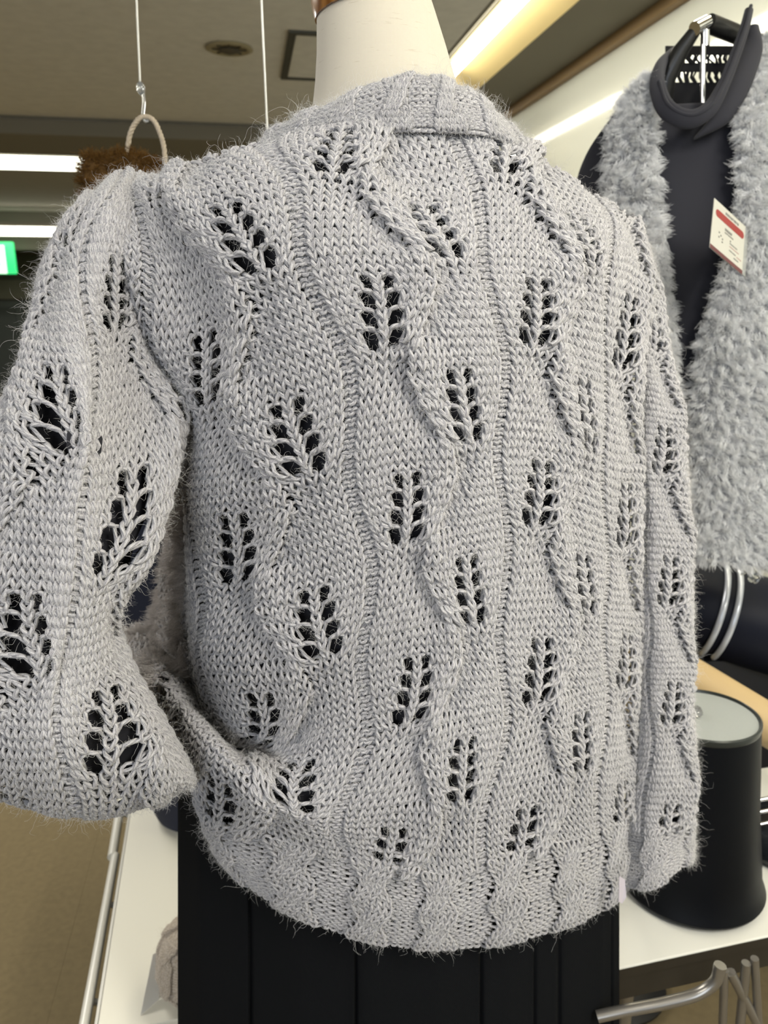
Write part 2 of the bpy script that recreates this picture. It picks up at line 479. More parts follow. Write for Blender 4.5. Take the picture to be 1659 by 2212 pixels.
def tube_rows(path, nrm, rad, ok, name, mat, parent, sides=6):
    """one yarn per row: path (R,M,3) with surface normals; ok (R,M) says which samples are knitted"""
    R_, M_, _ = path.shape
    T = np.gradient(path, axis=1); T /= np.linalg.norm(T, axis=2, keepdims=True) + 1e-12
    Nn = nrm - T*(nrm*T).sum(-1, keepdims=True); Nn /= np.linalg.norm(Nn, axis=2, keepdims=True) + 1e-9
    B = np.cross(T, Nn)
    th = np.arange(sides)*2*PI/sides
    rad = np.broadcast_to(rad, (R_, M_))
    V = path[:, :, None] + rad[:, :, None, None]*(np.cos(th)[None, None, :, None]*Nn[:, :, None] + np.sin(th)[None, None, :, None]*B[:, :, None])
    seg = np.linalg.norm(np.diff(path, axis=1), axis=2); Ls = np.concatenate([np.zeros((R_, 1)), np.cumsum(seg, 1)], 1)
    att = np.zeros((R_, M_, sides, 3), np.float32)
    att[..., 0] = np.cos(th); att[..., 1] = np.sin(th); att[..., 2] = (Ls + np.arange(R_)[:, None]*.013)[:, :, None]
    r, m = np.nonzero(ok[:, :-1] & ok[:, 1:])
    base = (r*M_ + m)*sides; nx = (r*M_ + m + 1)*sides
    j = np.arange(sides); k = (j+1) % sides
    Q = np.stack([base[:, None]+j, base[:, None]+k, nx[:, None]+k, nx[:, None]+j], -1).reshape(-1, 4)
    used = np.zeros(R_*M_*sides, bool); used[Q.ravel()] = True
    new = np.cumsum(used) - 1
    me = mesh_np(name, V.reshape(-1, 3)[used], new[Q])
    a = me.attributes.new('yarn', 'FLOAT_VECTOR', 'POINT')
    a.data.foreach_set('vector', np.ascontiguousarray(att.reshape(-1, 3)[used]).ravel())
    return put(name, me, mat, parent)
def knit_lace(name, surf, s0, s1, r0, r1, mat, parent, valid=None, rad=.00186, dz=.0024, wale=.0078, n=14, relief=1.9, hole=1.0, small=()):
    J = np.arange(s0, s1); Rr = np.arange(r0, r1)
    def Q(j, r):                                       # position of a stitch on the fabric
        return np.stack([j + OX[r % 20, j % 20], r + OY[r % 20, j % 20]], -1).astype(float)
    jj, rr = np.meshgrid(J, Rr)
    P = Q(jj, rr)
    base = np.zeros_like(P); head = np.zeros_like(P); zo = np.zeros(jj.shape); zb = np.zeros(jj.shape); isyo = np.zeros(jj.shape, bool); purl = np.zeros(jj.shape, bool)
    for a in range(20):
        for b in range(20):
            sel = (rr % 20 == a) & (jj % 20 == b)
            if not sel.any(): continue
            j_, r_ = jj[sel], rr[sel]; k20 = j_ - b
            ps = PAR[(b, a)]
            if ps: base[sel] = np.mean([Q(k20 + p, r_ - 1) for p in ps], 0)
            else: base[sel] = P[sel] + (0, .15); isyo[sel] = True
            purl[sel] = b < 2
            c = CHILD[(b, a)][0]
            C = Q(k20 + c, r_ + 1); cp = PAR[(c % 20, (a+1) % 20)]
            head[sel] = P[sel] + .72*(C - P[sel])
            if len(cp) == 3:                           # three stitches pulled together: the leaf's own lies on top
                order = [p - (c - c % 20)*0 for p in cp]
                pos = [(x % 20) for x in cp].index(b)
                first = 0 if (a+1) % 20 < 10 else 0
                zo[sel] = (.0016, .0002, -.0016)[pos]
    head = np.where(isyo[..., None], P + .5*(head - P), head)
    base = np.where(isyo[..., None], base + (0, .1), base + .18*(P - base))
    wv = np.zeros_like(P)
    wl = Q(jj+1, rr) - Q(jj-1, rr); wv = wl/2
    ln = np.linalg.norm(wv, axis=-1, keepdims=True); wv *= np.clip(ln, .85, 1.25)/ln
    t = (np.arange(n) + .5)/n*2*PI
    v = (1 - np.cos(t))/2
    u0 = t/(2*PI) - .5
    u = u0[None, None] + np.where(isyo, -.02, .33)[..., None]*np.sin(2*t)
    X = base[:, :, None]*(1-v)[None, None, :, None] + head[:, :, None]*v[None, None, :, None] + wv[:, :, None]*u[..., None]
    sg = np.where(purl, -1.0, 1.0); amp = np.where(isyo, .35, 1.0)
    z = -dz*np.cos(2*t)[None, None]*(sg*amp)[..., None] + zo[..., None]*v[None, None]
    z = z + (relief*wale*RELIEF[rr % 20, jj % 20])[..., None]
    R_, M_ = len(Rr), len(J)*n
    X = X.reshape(R_, M_, 2); z = z.reshape(R_, M_)
    # eyelets: the yarn is pushed out of each hole
    D = np.zeros_like(X); rows = Rr[:, None] + 0*z
    for m, r, i in YO:
        Rout = 2.0
        for kk in range(s0//20 - 1, s1//20 + 2):
            for qq in range(r0//20 - 1, r1//20 + 2):
                jc, rc = m + 20*kk, r + 20*qq
                if not (s0-2 <= jc <= s1+2 and r0-2 <= rc <= r1+2): continue
                Rin = (.98, .84, .70, .50)[i]*hole*(.55 if any(lo <= rc <= hi for lo, hi in small) else 1.0)
                c = Q(np.array(jc), np.array(rc)) + (0, -.08)
                a0, a1 = max(0, rc-r0-4), min(R_, rc-r0+5); b0, b1 = max(0, (jc-s0-5)*n), min(M_, (jc-s0+6)*n)
                if a1 <= a0 or b1 <= b0: continue
                d = (X[a0:a1, b0:b1] - c)*(1, 1.3); dist = np.linalg.norm(d, axis=-1) + 1e-6
                nd = Rin + dist*(Rout - Rin)/Rout
                D[a0:a1, b0:b1] += np.where((dist < Rout)[..., None], d/dist[..., None]*(nd - dist)[..., None]*.92, 0)
    ml = np.linalg.norm(D, axis=-1, keepdims=True); D *= np.minimum(1, .95/(ml+1e-9))
    D = soft(D, 2)
    X = X + D + soft(rng.normal(0, .05, (R_, len(J), 2)).repeat(n, axis=1), 4)
    z = z + soft(rng.normal(0, .0003, (R_, len(J))).repeat(n, axis=1), 4)
    X[..., 0] += sway(X[..., 1])
    Pw, Nw = surf.look(X[..., 0], X[..., 1])
    path = Pw + Nw*z[..., None]
    ok = np.ones((R_, M_), bool) if valid is None else valid(X[..., 0], X[..., 1])
    plump = 1 + .10*np.tile(-np.cos(2*t), len(J))[None] + 0*z
    o = tube_rows(path, Nw, rad*plump, ok, name, mat, parent)
    return o, path[ok], Nw[ok]
def knit_band(name, surf, s0, s1, r0, r1, mat, parent, valid=None, rad=.00180, dz=.0018, n=14, period=10, cross=(5,), lift=.0014, rest=0):
    """cabled ribbing: six knit stitches that cross and four purl stitches"""
    J = np.arange(s0, s1); Rr = np.arange(r0, r1)
    jj, rr = np.meshgrid(J, Rr); m = (jj - rest) % period; purl = m >= 6
    t = (np.arange(n) + .5)/n*2*PI; v = (1 - np.cos(t))/2; u = t/(2*PI) - .5 + .33*np.sin(2*t)
    h = r1 - r0
    def Q(j, r):
        mm = (j - rest) % period; x = j.astype(float); zz = np.where(mm < 6, lift, -lift*.6).astype(float)
        for c in cross:
            f = np.clip((r - r0 - c + 3.0)/6.0, 0, 1); bell = np.sin(f*PI)
            # the halves of a cable meet, pass before or behind each other and part again
            x = x + np.interp(mm, [0, 2, 3, 5, 6, 7, 8, 9], [1.45, 1.45, -1.45, -1.45, -1.0, -.35, .35, 1.0])*bell**1.5
            zz = zz + np.where(mm < 3, 1, np.where(mm < 6, -1, 0))*np.cos(f*PI)*bell**.6*.0034
        return np.stack([x, r + 0.0*x], -1), zz
    P0, z0 = Q(jj, rr - .82); P1, z1 = Q(jj, rr + .75)
    X = P0[:, :, None]*(1-v)[:, None] + P1[:, :, None]*v[:, None]
    X[..., 0] += u
    sg = np.where(purl, -1.0, 1.0)
    z = z0[..., None]*(1-v) + z1[..., None]*v - dz*np.cos(2*t)*sg[..., None]
    R_, M_ = len(Rr), len(J)*n
    X = X.reshape(R_, M_, 2); z = z.reshape(R_, M_)
    X = X + soft(rng.normal(0, .05, (R_, len(J), 2)).repeat(n, axis=1), 4)
    Pw, Nw = surf.look(X[..., 0], X[..., 1]); path = Pw + Nw*z[..., None]
    ok = np.ones((R_, M_), bool) if valid is None else valid(X[..., 0], X[..., 1])
    o = tube_rows(path, Nw, rad*(1 + 0*z), ok, name, mat, parent)
    return o, path[ok], Nw[ok]
def fur(P, Nn, n, length, parent, name, mat, nl=2600, fat=1.0, wild=.65):
    r = np.random.default_rng(11)
    # locks: every fibre follows the lean of its nearest lock
    lock = P[r.integers(0, len(P), nl)] + r.normal(0, .003, (nl, 3)); lean = r.normal(0, wild, (nl, 3)); lean[:, 2] -= .35; lean[:, 1] -= .2
    idx = r.integers(0, len(P), n); p = P[idx] + r.normal(0, .0035, (n, 3))
    best = np.zeros(n, int)
    for s0 in range(0, n, 1500):
        best[s0:s0+1500] = ((p[s0:s0+1500, None] - lock[None])**2).sum(-1).argmin(1)
    d = Nn[idx]*.75 + lean[best]; d /= np.linalg.norm(d, axis=1, keepdims=True)
    L = length*r.uniform(.6, 1.25, n); k = 6; out = np.zeros((n, k, 3)); out[:, 0] = p
    for i in range(1, k):
        pull = lock[best] + lean[best]*length*.5 + Nn[idx]*length*.8 - out[:, i-1]
        d = d + .22*pull/length + r.normal(0, .16, (n, 3)); d[:, 2] -= .06; d /= np.linalg.norm(d, axis=1, keepdims=True)
        out[:, i] = out[:, i-1] + d*(L/(k-1))[:, None]
    return hairs(name, out, [.00024*fat, .00024*fat, .00022*fat, .00019*fat, .00015*fat, .00006*fat], mat, parent)
def yarn_mat(name, dark, light):
    m, nt, b = mat_new(name)
    S(b, Roughness=.95, Sheen_Weight=.25, Sheen_Roughness=.6)
    b.inputs['Specular IOR Level'].default_value = .15
    at = N(nt, 'ShaderNodeAttribute', attribute_name='yarn')
    sx = N(nt, 'ShaderNodeSeparateXYZ'); nt.links.new(at.outputs['Vector'], sx.inputs[0])
    an = N(nt, 'ShaderNodeMath', operation='ARCTAN2'); nt.links.new(sx.outputs['Y'], an.inputs[0]); nt.links.new(sx.outputs['X'], an.inputs[1])
    def stripes(k, freq):
        a = N(nt, 'ShaderNodeMath', operation='MULTIPLY'); a.inputs[1].default_value = k; nt.links.new(an.outputs[0], a.inputs[0])
        l = N(nt, 'ShaderNodeMath', operation='MULTIPLY_ADD'); l.inputs[1].default_value = freq
        nt.links.new(sx.outputs['Z'], l.inputs[0]); nt.links.new(a.outputs[0], l.inputs[2])
        s = N(nt, 'ShaderNodeMath', operation='SINE'); nt.links.new(l.outputs[0], s.inputs[0]); return s
    s1 = stripes(3, 620.0); s2 = stripes(8, 900.0)
    tc = N(nt, 'ShaderNodeTexCoord')
    n1 = N(nt, 'ShaderNodeTexNoise'); n1.inputs['Scale'].default_value = 900; n1.inputs['Detail'].default_value = 3
    n2 = N(nt, 'ShaderNodeTexNoise'); n2.inputs['Scale'].default_value = 160; n2.inputs['Detail'].default_value = 2
    for q in (n1, n2): nt.links.new(tc.outputs['Object'], q.inputs['Vector'])
    def madd(a, k, c):
        x = N(nt, 'ShaderNodeMath', operation='MULTIPLY_ADD'); x.inputs[1].default_value = k
        nt.links.new(a, x.inputs[0])
        if isinstance(c, (int, float)): x.inputs[2].default_value = c
        else: nt.links.new(c, x.inputs[2])
        return x.outputs[0]
    hgt = madd(s1.outputs[0], .5, madd(s2.outputs[0], .28, n1.outputs['Fac']))
    bp = N(nt, 'ShaderNodeBump'); bp.inputs['Strength'].default_value = .55; bp.inputs['Distance'].default_value = .0006
    nt.links.new(hgt, bp.inputs['Height']); nt.links.new(bp.outputs['Normal'], b.inputs['Normal'])
    fac = madd(s1.outputs[0], .20, madd(s2.outputs[0], .16, madd(n1.outputs['Fac'], .9, madd(n2.outputs['Fac'], .5, -.2))))
    mx = N(nt, 'ShaderNodeMix', data_type='RGBA'); mx.clamp_factor = True
    mx.inputs['A'].default_value = col(dark); mx.inputs['B'].default_value = col(light)
    nt.links.new(fac, mx.inputs['Factor']); nt.links.new(mx.outputs['Result'], b.inputs['Base Color'])
    return m
# ------------------------------------------------------------------ the cardigan
def lat(s):
    return np.interp(s, [-16, -10, -5, 0, 5, 10, 15, 25, 35, 45, 55, 65, 72, 80],
                        [.25, .19, .14, .10, .062, .032, .012, 0, .008, .040, .095, .165, .225, .33])
def spine(r):
    return np.interp(r, [-14, -6, 0, 5, 12, 20, 40, 60, 70, 78, 84, 90],
                        [.735, .712, .700, .684, .682, .676, .660, .652, .662, .690, .725, .765])
# stitch, row, pixel, pixel, extra metres away from the camera
BODY = [
 (24.75,60,815,725,0),(35.25,70,955,535,0),(44.75,60,1140,720,0),(55.25,70,1270,555,0),(15.25,70,550,560,0),(4.75,60,440,850,0),
 (64.75,60,1330,770,0),(15.25,50,655,1000,0),(35.25,50,1005,930,0),(55.25,50,1265,945,0),(24.75,40,865,1150,0),(44.75,40,1145,1110,0),
 (4.75,40,505,1235,0),(15.25,30,695,1395,0),(35.25,30,1015,1325,0),(55.25,30,1262,1305,0),(24.75,20,875,1540,0),(44.75,20,1145,1500,0),
 (4.75,20,550,1590,.01),(35.25,10,990,1712,-.005),(55.25,10,1250,1648,0),(15.25,10,628,1738,-.012),(24.75,0,822,1866,0),(44.75,0,1105,1848,0),
 (64.75,40,1337,1160,0),(64.75,20,1338,1465,0),(64.75,0,1330,1785,0),
 # right edge
 (72,60,1388,780,0),(72,40,1382,1150,0),(72,20,1376,1470,0),(72,0,1368,1745,0),(80,60,1390,790,0),(80,40,1380,1155,0),(80,20,1370,1475,0),(80,0,1360,1735,0),
 (65,70,1352,560,.02),(72,70,1395,600,.03),(80,70,1400,640,.05),
 # left edge
 (0,60,392,868,.01),(0,50,404,1045,0),(0,40,418,1250,0),(0,30,428,1420,0),(0,20,465,1580,.02),
 (-5,50,398,1040,.03),(-5,40,408,1250,.03),(-5,30,415,1430,.03),(-10,50,388,1060,.09),(-10,40,368,1230,.09),(-10,30,348,1375,.10),(-15,50,376,1090,.15),(-15,40,354,1240,.16),(-15,30,312,1356,.17),(-5,60,380,870,.04),
 # upper left, toward the armhole
 (4.75,70,402,640,.0),(0,66,330,745,-.02),(0,70,322,620,-.03),(-5,70,245,545,-.04),(0,77,290,480,-.02),(5,77,335,460,.0),(5,84,330,390,.03),(-5,77,215,455,-.02),(-5,84,235,405,.02),(0,84,285,385,.02),
 (15,77,490,428,.0),(15,84,455,362,.02),(24.75,80,705,352,0),(24.75,87,690,282,0),(35,87,885,268,0),(35,80,900,395,0),(44.75,80,1076,352,0),(44.75,87,1068,282,0),
 (15,91,445,332,.05),(5,90,320,385,.10),(20,90,600,292,.015),(52,84,1155,345,.0),(55,78,1235,450,0),(62,77,1318,470,.02),(60,84,1270,412,.04),(52,90,1165,322,.04),
 # the roll at lower left and the blouse over the hem
 (5,17,497,1606,.045),(10,17,592,1640,.035),(16,18,690,1608,.012),(5,11,455,1592,-.015),(10,11,535,1660,-.016),(0,11,395,1520,-.01),(-5,12,345,1452,.0),(-10,13,300,1402,.04),
 (0,5,398,1625,0),(5,5,450,1690,-.01),(10,5,540,1735,-.012),(-5,6,355,1560,.03),(-10,7,325,1500,.08),(0,16,430,1530,.045),(-5,17,392,1462,.07),(-10,18,330,1400,.11),(-15,13,262,1372,.12),(-15,7,285,1450,.15),(-15,20,280,1345,.15),
 (0,0,418,1712,.005),(5,0,455,1770,0),(15,0,640,1825,0),(35,0,955,1893,0),(55,0,1228,1822,0),
]
HEM = [(-4,0,414,1668,.03),(-4,-14,436,1740,.04),(0,-14,450,1800,.01),(5,-14,503,1880,0),(10,-14,565,1932,0),(15,-14,648,1976,0),(25,-14,800,2026,0),(35,-14,945,2042,0),(45,-14,1100,2028,0),(55,-14,1235,1990,0),(65,-14,1335,1934,0),(72,-14,1378,1868,0),(80,-14,1365,1850,0),
 (25,-7,812,1955,-.004),(45,-7,1104,1945,-.004),(5,-7,478,1832,-.004),(65,-7,1335,1862,-.004)]
def ctrl(T, yf):
    C = np.array([(a + (float(sway(b)) if a % 1 else 0), b) for a, b, *_ in T], float)   # leaf bases sway with the fabric
    P = np.array([at_y(px, py, yf(a, b) + e) for a, b, px, py, e in T])
    return C, P
yb = lambda a, b: float(spine(b) + lat(a))
body_surf = TPS(*ctrl(BODY + HEM, yb), lam=.3, box=(-18, 84, -16, 96))

YARN = yarn_mat('grey_wool_yarn', (.175, .168, .186), (.62, .602, .598))
FUZZ = hair_mat('grey_wool_fibre', (.50, .49, .48), (.74, .72, .69))
cardigan = empty('lace_cardigan', at_y(820, 1100, .80)*[1, 1, 0] + [0, 0, 1.0], 'light grey mohair cardigan with leaf lace holes and cabled hem on the dress form', 'cardigan')
def body_ok(x, y):
    left = np.interp(y, [0, 20, 50, 58, 62, 66, 70, 74, 80, 96], [-15, -15, -12, -3, -2, -3.5, -6, -6, -5, -4])
    top = np.interp(x, [-6, 5, 15, 22, 35, 48, 56, 66, 84], [79, 86, 89, 88, 87, 88, 87, 80, 76])
    return (x > left) & (x < 79) & (y < top) & (y > -.5)
back, pts_b, nrm_b = knit_lace('back_panel', body_surf, -15, 80, 0, 91, YARN, cardigan, body_ok, hole=.76, small=((78, 99), (-3, 2)))
hem, pts_h, nrm_h = knit_band('hem_band', body_surf, -5, 80, -14, 1, YARN, cardigan, cross=(4, 11), rest=2, lift=.0032)

# left sleeve, bent forward at the elbow
SL = [
 (0,54,236,416,0),(0,50,205,480,-.01),(0,40,180,705,-.02),(0,30,190,945,-.03),(0,20,160,1195,-.035),(0,10,130,1435,-.04),(0,0,122,1650,-.045),
 (-4.75,30,160,950,-.028),(-4.75,10,85,1432,-.04),(4.75,20,222,1210,-.02),(4.75,0,212,1640,-.03),
 (8,50,285,485,0),(8,40,262,690,.025),(8,30,308,900,.045),(8,20,296,1195,-.002),(8,10,232,1400,-.005),(8,0,298,1615,-.01),
 (14,50,345,520,.05),(14,40,335,740,.06),(14,30,398,880,.065),(14,20,335,1165,.045),(14,10,238,1345,.05),(14,0,385,1640,.035),(20,30,400,880,.09),(20,20,330,1150,.10),(20,10,262,1350,.10),(20,0,412,1660,.09),
 (-8,54,172,455,.02),(-8,50,138,525,.01),(-8,40,95,705,0),(-8,30,58,930,-.01),(-8,20,20,1180,-.015),(-8,10,-15,1430,-.02),(-8,0,-20,1640,-.025),
 (-15,54,128,508,.06),(-15,50,95,575,.05),(-15,40,66,720,.05),(-15,30,-6,910,.03),(-15,20,-70,1170,.02),(-15,10,-120,1420,.02),(-15,0,-120,1600,.015),
 (-21,50,98,580,.10),(-21,40,74,720,.10),(-21,30,10,900,.08),(-21,20,-60,1160,.09),(-21,10,-130,1420,.09),(-21,0,-130,1600,.09),
 (0,58,250,388,.06),(8,57,316,392,.075),(-8,58,205,428,.07),
 (-15,-5,-110,1660,.05),(-8,-5,-10,1712,.02),(0,-5,140,1752,.0),(8,-5,305,1728,.02),(14,-5,385,1700,.05),(20,-5,412,1690,.09),
 (-8,-10,20,1715,.10),(0,-10,170,1762,.08),(8,-10,300,1742,.10),(14,-10,370,1712,.12),(20,-10,400,1690,.13),(-15,-10,-90,1670,.12),
]
ysl = lambda a, b: float(np.interp(b, [-10, 0, 20, 30, 40, 50, 54, 60], [.645, .645, .65, .668, .715, .765, .785, .83]))
sl_surf = TPS(*ctrl(SL, ysl), lam=.3, box=(-22, 22, -12, 64))
def sl_ok(x, y):
    return (y < np.interp(x, [-22, -8, 0, 8, 22], [58, 60, 61, 58, 53])) & (x > -21) & (x < 20)
lsl, pts_l, nrm_l = knit_lace('left_sleeve', sl_surf, -21, 20, -11, 63, YARN, cardigan, sl_ok, rad=.0020, hole=.58, relief=1.4)

# right sleeve, hanging straight down beyond the back
SR = []
for rr_, yl, yc, yr, xl, xc, xr, e in [
   (98, 508,518,540, 1335,1368,1394, .0),(90, 578,592,625, 1366,1394,1418, .0),(80, 730,735,760, 1375,1405,1444, 0),(70, 860,865,880, 1378,1412,1466, 0),(60, 1000,1004,1010, 1380,1415,1480, 0),(50,1140,1144,1150,1382,1422,1488,0),(40,1285,1290,1292,1382,1428,1492,0),
   (30,1420,1424,1424,1380,1434,1492,0),(20,1545,1548,1548,1380,1436,1494,0),(10,1680,1684,1680,1375,1432,1500,0),(2,1790,1795,1780,1362,1422,1492,0),(-10,1905,1912,1862,1345,1412,1488,0)]:
    SR += [(-4, rr_, xl, yl, e+.02), (4.75, rr_, xc, yc, e), (11, rr_, xr-8, yr, e+.03), (17, rr_, xr, yr, e+.08), (24, rr_, xr-12, yr, e+.15)]
ysr = lambda a, b: float(np.interp(b, [-10, 40, 70, 80, 90, 98], [.88, .885, .885, .90, .93, .955]))
sr_surf = TPS(*ctrl(SR, ysr), lam=.3, box=(-5, 25, -12, 100))
rsl, pts_r, nrm_r = knit_lace('right_sleeve', sr_surf, -4, 23, 2, 99, YARN, cardigan, None, rad=.0019, hole=.62)
rcf, pts_c, nrm_c = knit_band('right_cuff', sr_surf, -4, 23, -10, 3, YARN, cardigan, cross=(4, 11), rest=1, lift=.0032)

# collar
CO = []
for s_, xb, yb_, xt, yt, e in [(-8, 560,315, 600,285, .085),(0, 628,296, 650,252,.045),(8, 700,280,728,222,.018),(16, 790,270,800,186,.004),(24, 885,268,890,164,0),(32, 980,270,955,172,.004),(40, 1065,282,1015,200,.018),(48, 1128,318,1072,250,.05),(56,1160,350,1105,285,.10)]:
    CO += [(s_, 0, xb, yb_+6, e+.0), (s_, 9, xt, yt, e+.022), (s_, 5, (xb*.45+xt*.55), (yb_*.45+yt*.55)-3, e+.004), (s_, 12, xt, yt+22, e+.035)]
co_surf = TPS(*ctrl(CO, lambda a, b: .738), lam=.3, box=(-9, 57, -2, 13))
cor, pts_k, nrm_k = knit_band('collar', co_surf, -8, 56, 0, 11, YARN, cardigan, cross=(5,), rest=-1, lift=.0012)

# loose mohair fibres
Pa = np.vstack([pts_b, pts_h, pts_l, pts_r, pts_c, pts_k]); Na = np.vstack([nrm_b, nrm_h, nrm_l, nrm_r, nrm_c, nrm_k])
fr = np.random.default_rng(3)
F1 = fibres(Pa, Na, 250000, .0065, .35, .55, 5, .75, .02, fr)
F2 = fibres(Pa, Na, 46000, .015, .36, .55, 7, .55, .05, fr)
hairs('short_fuzz', F1, [.00009, .00008, .00007, .00006, .00003], FUZZ, back)
hairs('long_fuzz', F2, [.00008, .00008, .00007, .00006, .00005, .00004, .00002], FUZZ, back)

PILE = hair_mat('beige_grey_pile', (.48, .44, .42), (.76, .71, .67))
gs, gr = np.meshgrid(np.linspace(-13, -5, 60), np.linspace(8, 52, 200), indexing='ij')
Ps, Ns = body_surf.look(gs, gr)
fur(Ps.reshape(-1, 3), Ns.reshape(-1, 3), 36000, .015, back, 'front_pile', PILE, 700, .75, .8)

# black top worn under the cardigan
BLACK = plain('black_jersey', (.012, .012, .016), .95, bump=.2, bscale=600)
def under(name, surf, s0, s1, r0, r1, off, parent):
    gs = np.linspace(s0, s1, 60); gr = np.linspace(r0, r1, 60)
    a, b = np.meshgrid(gs, gr, indexing='ij'); P, Nn = surf.look(a, b)
    return put(name, mesh_np(name, (P - Nn*off).reshape(-1, 3), grid_quads(60, 60)), BLACK, parent)
top = empty('black_jumper', at_y(820, 1100, .82)*[1, 1, 0] + [0, 0, 1.0], 'black jumper showing through the lace holes of the grey cardigan', 'jumper')
under('body', body_surf, -15, 80, 0, 86, .013, top)
under('left_sleeve_lining', sl_surf, -21, 20, -9, 54, .016, top)
under('right_sleeve_lining', sr_surf, -4, 23, 0, 96, .012, top)
arm = [(232,500,.88,.026),(195,570,.835,.032),(172,680,.785,.038),(190,800,.765,.052),(190,930,.745,.066),(160,1080,.735,.066),(125,1250,.73,.064),(100,1420,.73,.062),(150,1570,.735,.060)]
C_ = spline([list(at_y(x, y, Y)) + [r_] for x, y, Y, r_ in arm], 40)
put('left_arm_lining', mesh_np('left_arm_lining', *(lambda V, F: (V, np.array([f for f in F if len(f) == 4])))(*tube_np(C_[:, :3], C_[:, 3], 24, caps=False))), BLACK, top)
# ------------------------------------------------------------------ dress form and skirt
LINEN, nt, b = mat_new('linen_cover')
S(b, Roughness=.85, Sheen_Weight=.15)
tc = N(nt, 'ShaderNodeTexCoord')
def wv(direction, scale):
    n = N(nt, 'ShaderNodeTexWave', wave_type='BANDS', bands_direction=direction); n.inputs['Scale'].default_value = scale
    n.inputs['Distortion'].default_value = 1.0; n.inputs['Detail'].default_value = 2; nt.links.new(tc.outputs['Object'], n.inputs['Vector']); return n
w1, w2 = wv('X', 260), wv('Z', 260)
ad = N(nt, 'ShaderNodeMath', operation='ADD'); nt.links.new(w1.outputs['Fac'], ad.inputs[0]); nt.links.new(w2.outputs['Fac'], ad.inputs[1])
nz = N(nt, 'ShaderNodeTexNoise'); nz.inputs['Scale'].default_value = 55; nz.inputs['Detail'].default_value = 6
mp = N(nt, 'ShaderNodeMapping'); mp.inputs['Scale'].default_value = (1, 1, 7); nt.links.new(tc.outputs['Object'], mp.inputs['Vector']); nt.links.new(mp.outputs[0], nz.inputs['Vector'])
rp = N(nt, 'ShaderNodeValToRGB'); rp.color_ramp.elements[0].position = .20; rp.color_ramp.elements[0].color = (.40, .34, .25, 1); rp.color_ramp.elements[1].position = .36; rp.color_ramp.elements[1].color = (.55, .50, .405, 1)
nt.links.new(nz.outputs['Fac'], rp.inputs[0]); nt.links.new(rp.outputs[0], b.inputs['Base Color'])
bp = N(nt, 'ShaderNodeBump'); bp.inputs['Strength'].default_value = .25; bp.inputs['Distance'].default_value = .0005
nt.links.new(ad.outputs[0], bp.inputs['Height']); nt.links.new(bp.outputs[0], b.inputs['Normal'])
WOOD, nt, b = mat_new('varnished_wood')
S(b, Roughness=.22, Coat_Weight=.5)
tc = N(nt, 'ShaderNodeTexCoord'); wn = N(nt, 'ShaderNodeTexWave'); wn.inputs['Scale'].default_value = 30; wn.inputs['Distortion'].default_value = 6; wn.inputs['Detail'].default_value = 3
nt.links.new(tc.outputs['Object'], wn.inputs['Vector'])
rp = N(nt, 'ShaderNodeValToRGB'); rp.color_ramp.elements[0].color = (.17, .065, .015, 1); rp.color_ramp.elements[1].color = (.33, .15, .04, 1)
nt.links.new(wn.outputs['Fac'], rp.inputs[0]); nt.links.new(rp.outputs[0], b.inputs['Base Color'])
CHROME = plain('chrome', (.75, .75, .76), .12, 1.0)

form = empty('dress_form', [.02, .86, 0], 'linen covered dress form with a wooden neck cap wearing the grey cardigan', 'mannequin')
# neck: stacked rings from the shoulders up to the cap
rings = []
for xl, xr, y, Y in [(560, 1130, 420, .90), (640, 1040, 300, .875), (676, 1000, 230, .86), (681, 982, 175, .862), (684, 962, 110, .866), (684, 942, 50, .870), (684, 925, 0, .873), (688, 913, -40, .876)]:
    a, b_ = at_y(xl, y, Y), at_y(xr, y, Y); rings.append(((a+b_)/2, np.linalg.norm(a-b_)/2))
V = []; seg = 56
for i, (c, r) in enumerate(rings):
    tiltz = np.interp(i, [2, 7], [0, .16])
    for k in range(seg):
        t = 2*PI*k/seg
        V.append(c + [r*math.cos(t), r*.92*math.sin(t), r*math.cos(t)*tiltz])
put('neck', mesh_np('neck', V, np.concatenate([np.stack([np.arange(seg)+i*seg, (np.arange(seg)+1) % seg+i*seg, (np.arange(seg)+1) % seg+(i+1)*seg, np.arange(seg)+(i+1)*seg], -1) for i in range(len(rings)-1)])), LINEN, form)
a, b_ = at_y(677, 38, .872), at_y(929, -12, .872); c = (a+b_)/2; r = np.linalg.norm(a-b_)/2
ax = np.cross(b_-a, [0, 1, .0]); ax /= np.linalg.norm(ax); ax = ax if ax[2] > 0 else -ax
MB().lathe(c, [(r*.9, -.004), (r*.985, -.004), (r*1.0, .002), (r*1.0, .022), (r*.97, .03), (r*.5, .042), (r*.12, .046)], 64, ax).build('neck_cap', WOOD, form)
MB().lathe(c + ax*.046, [(.012, 0), (.010, .02), (.018, .03), (.016, .045), (.0005, .05)], 32, ax).build('knob', WOOD, form)
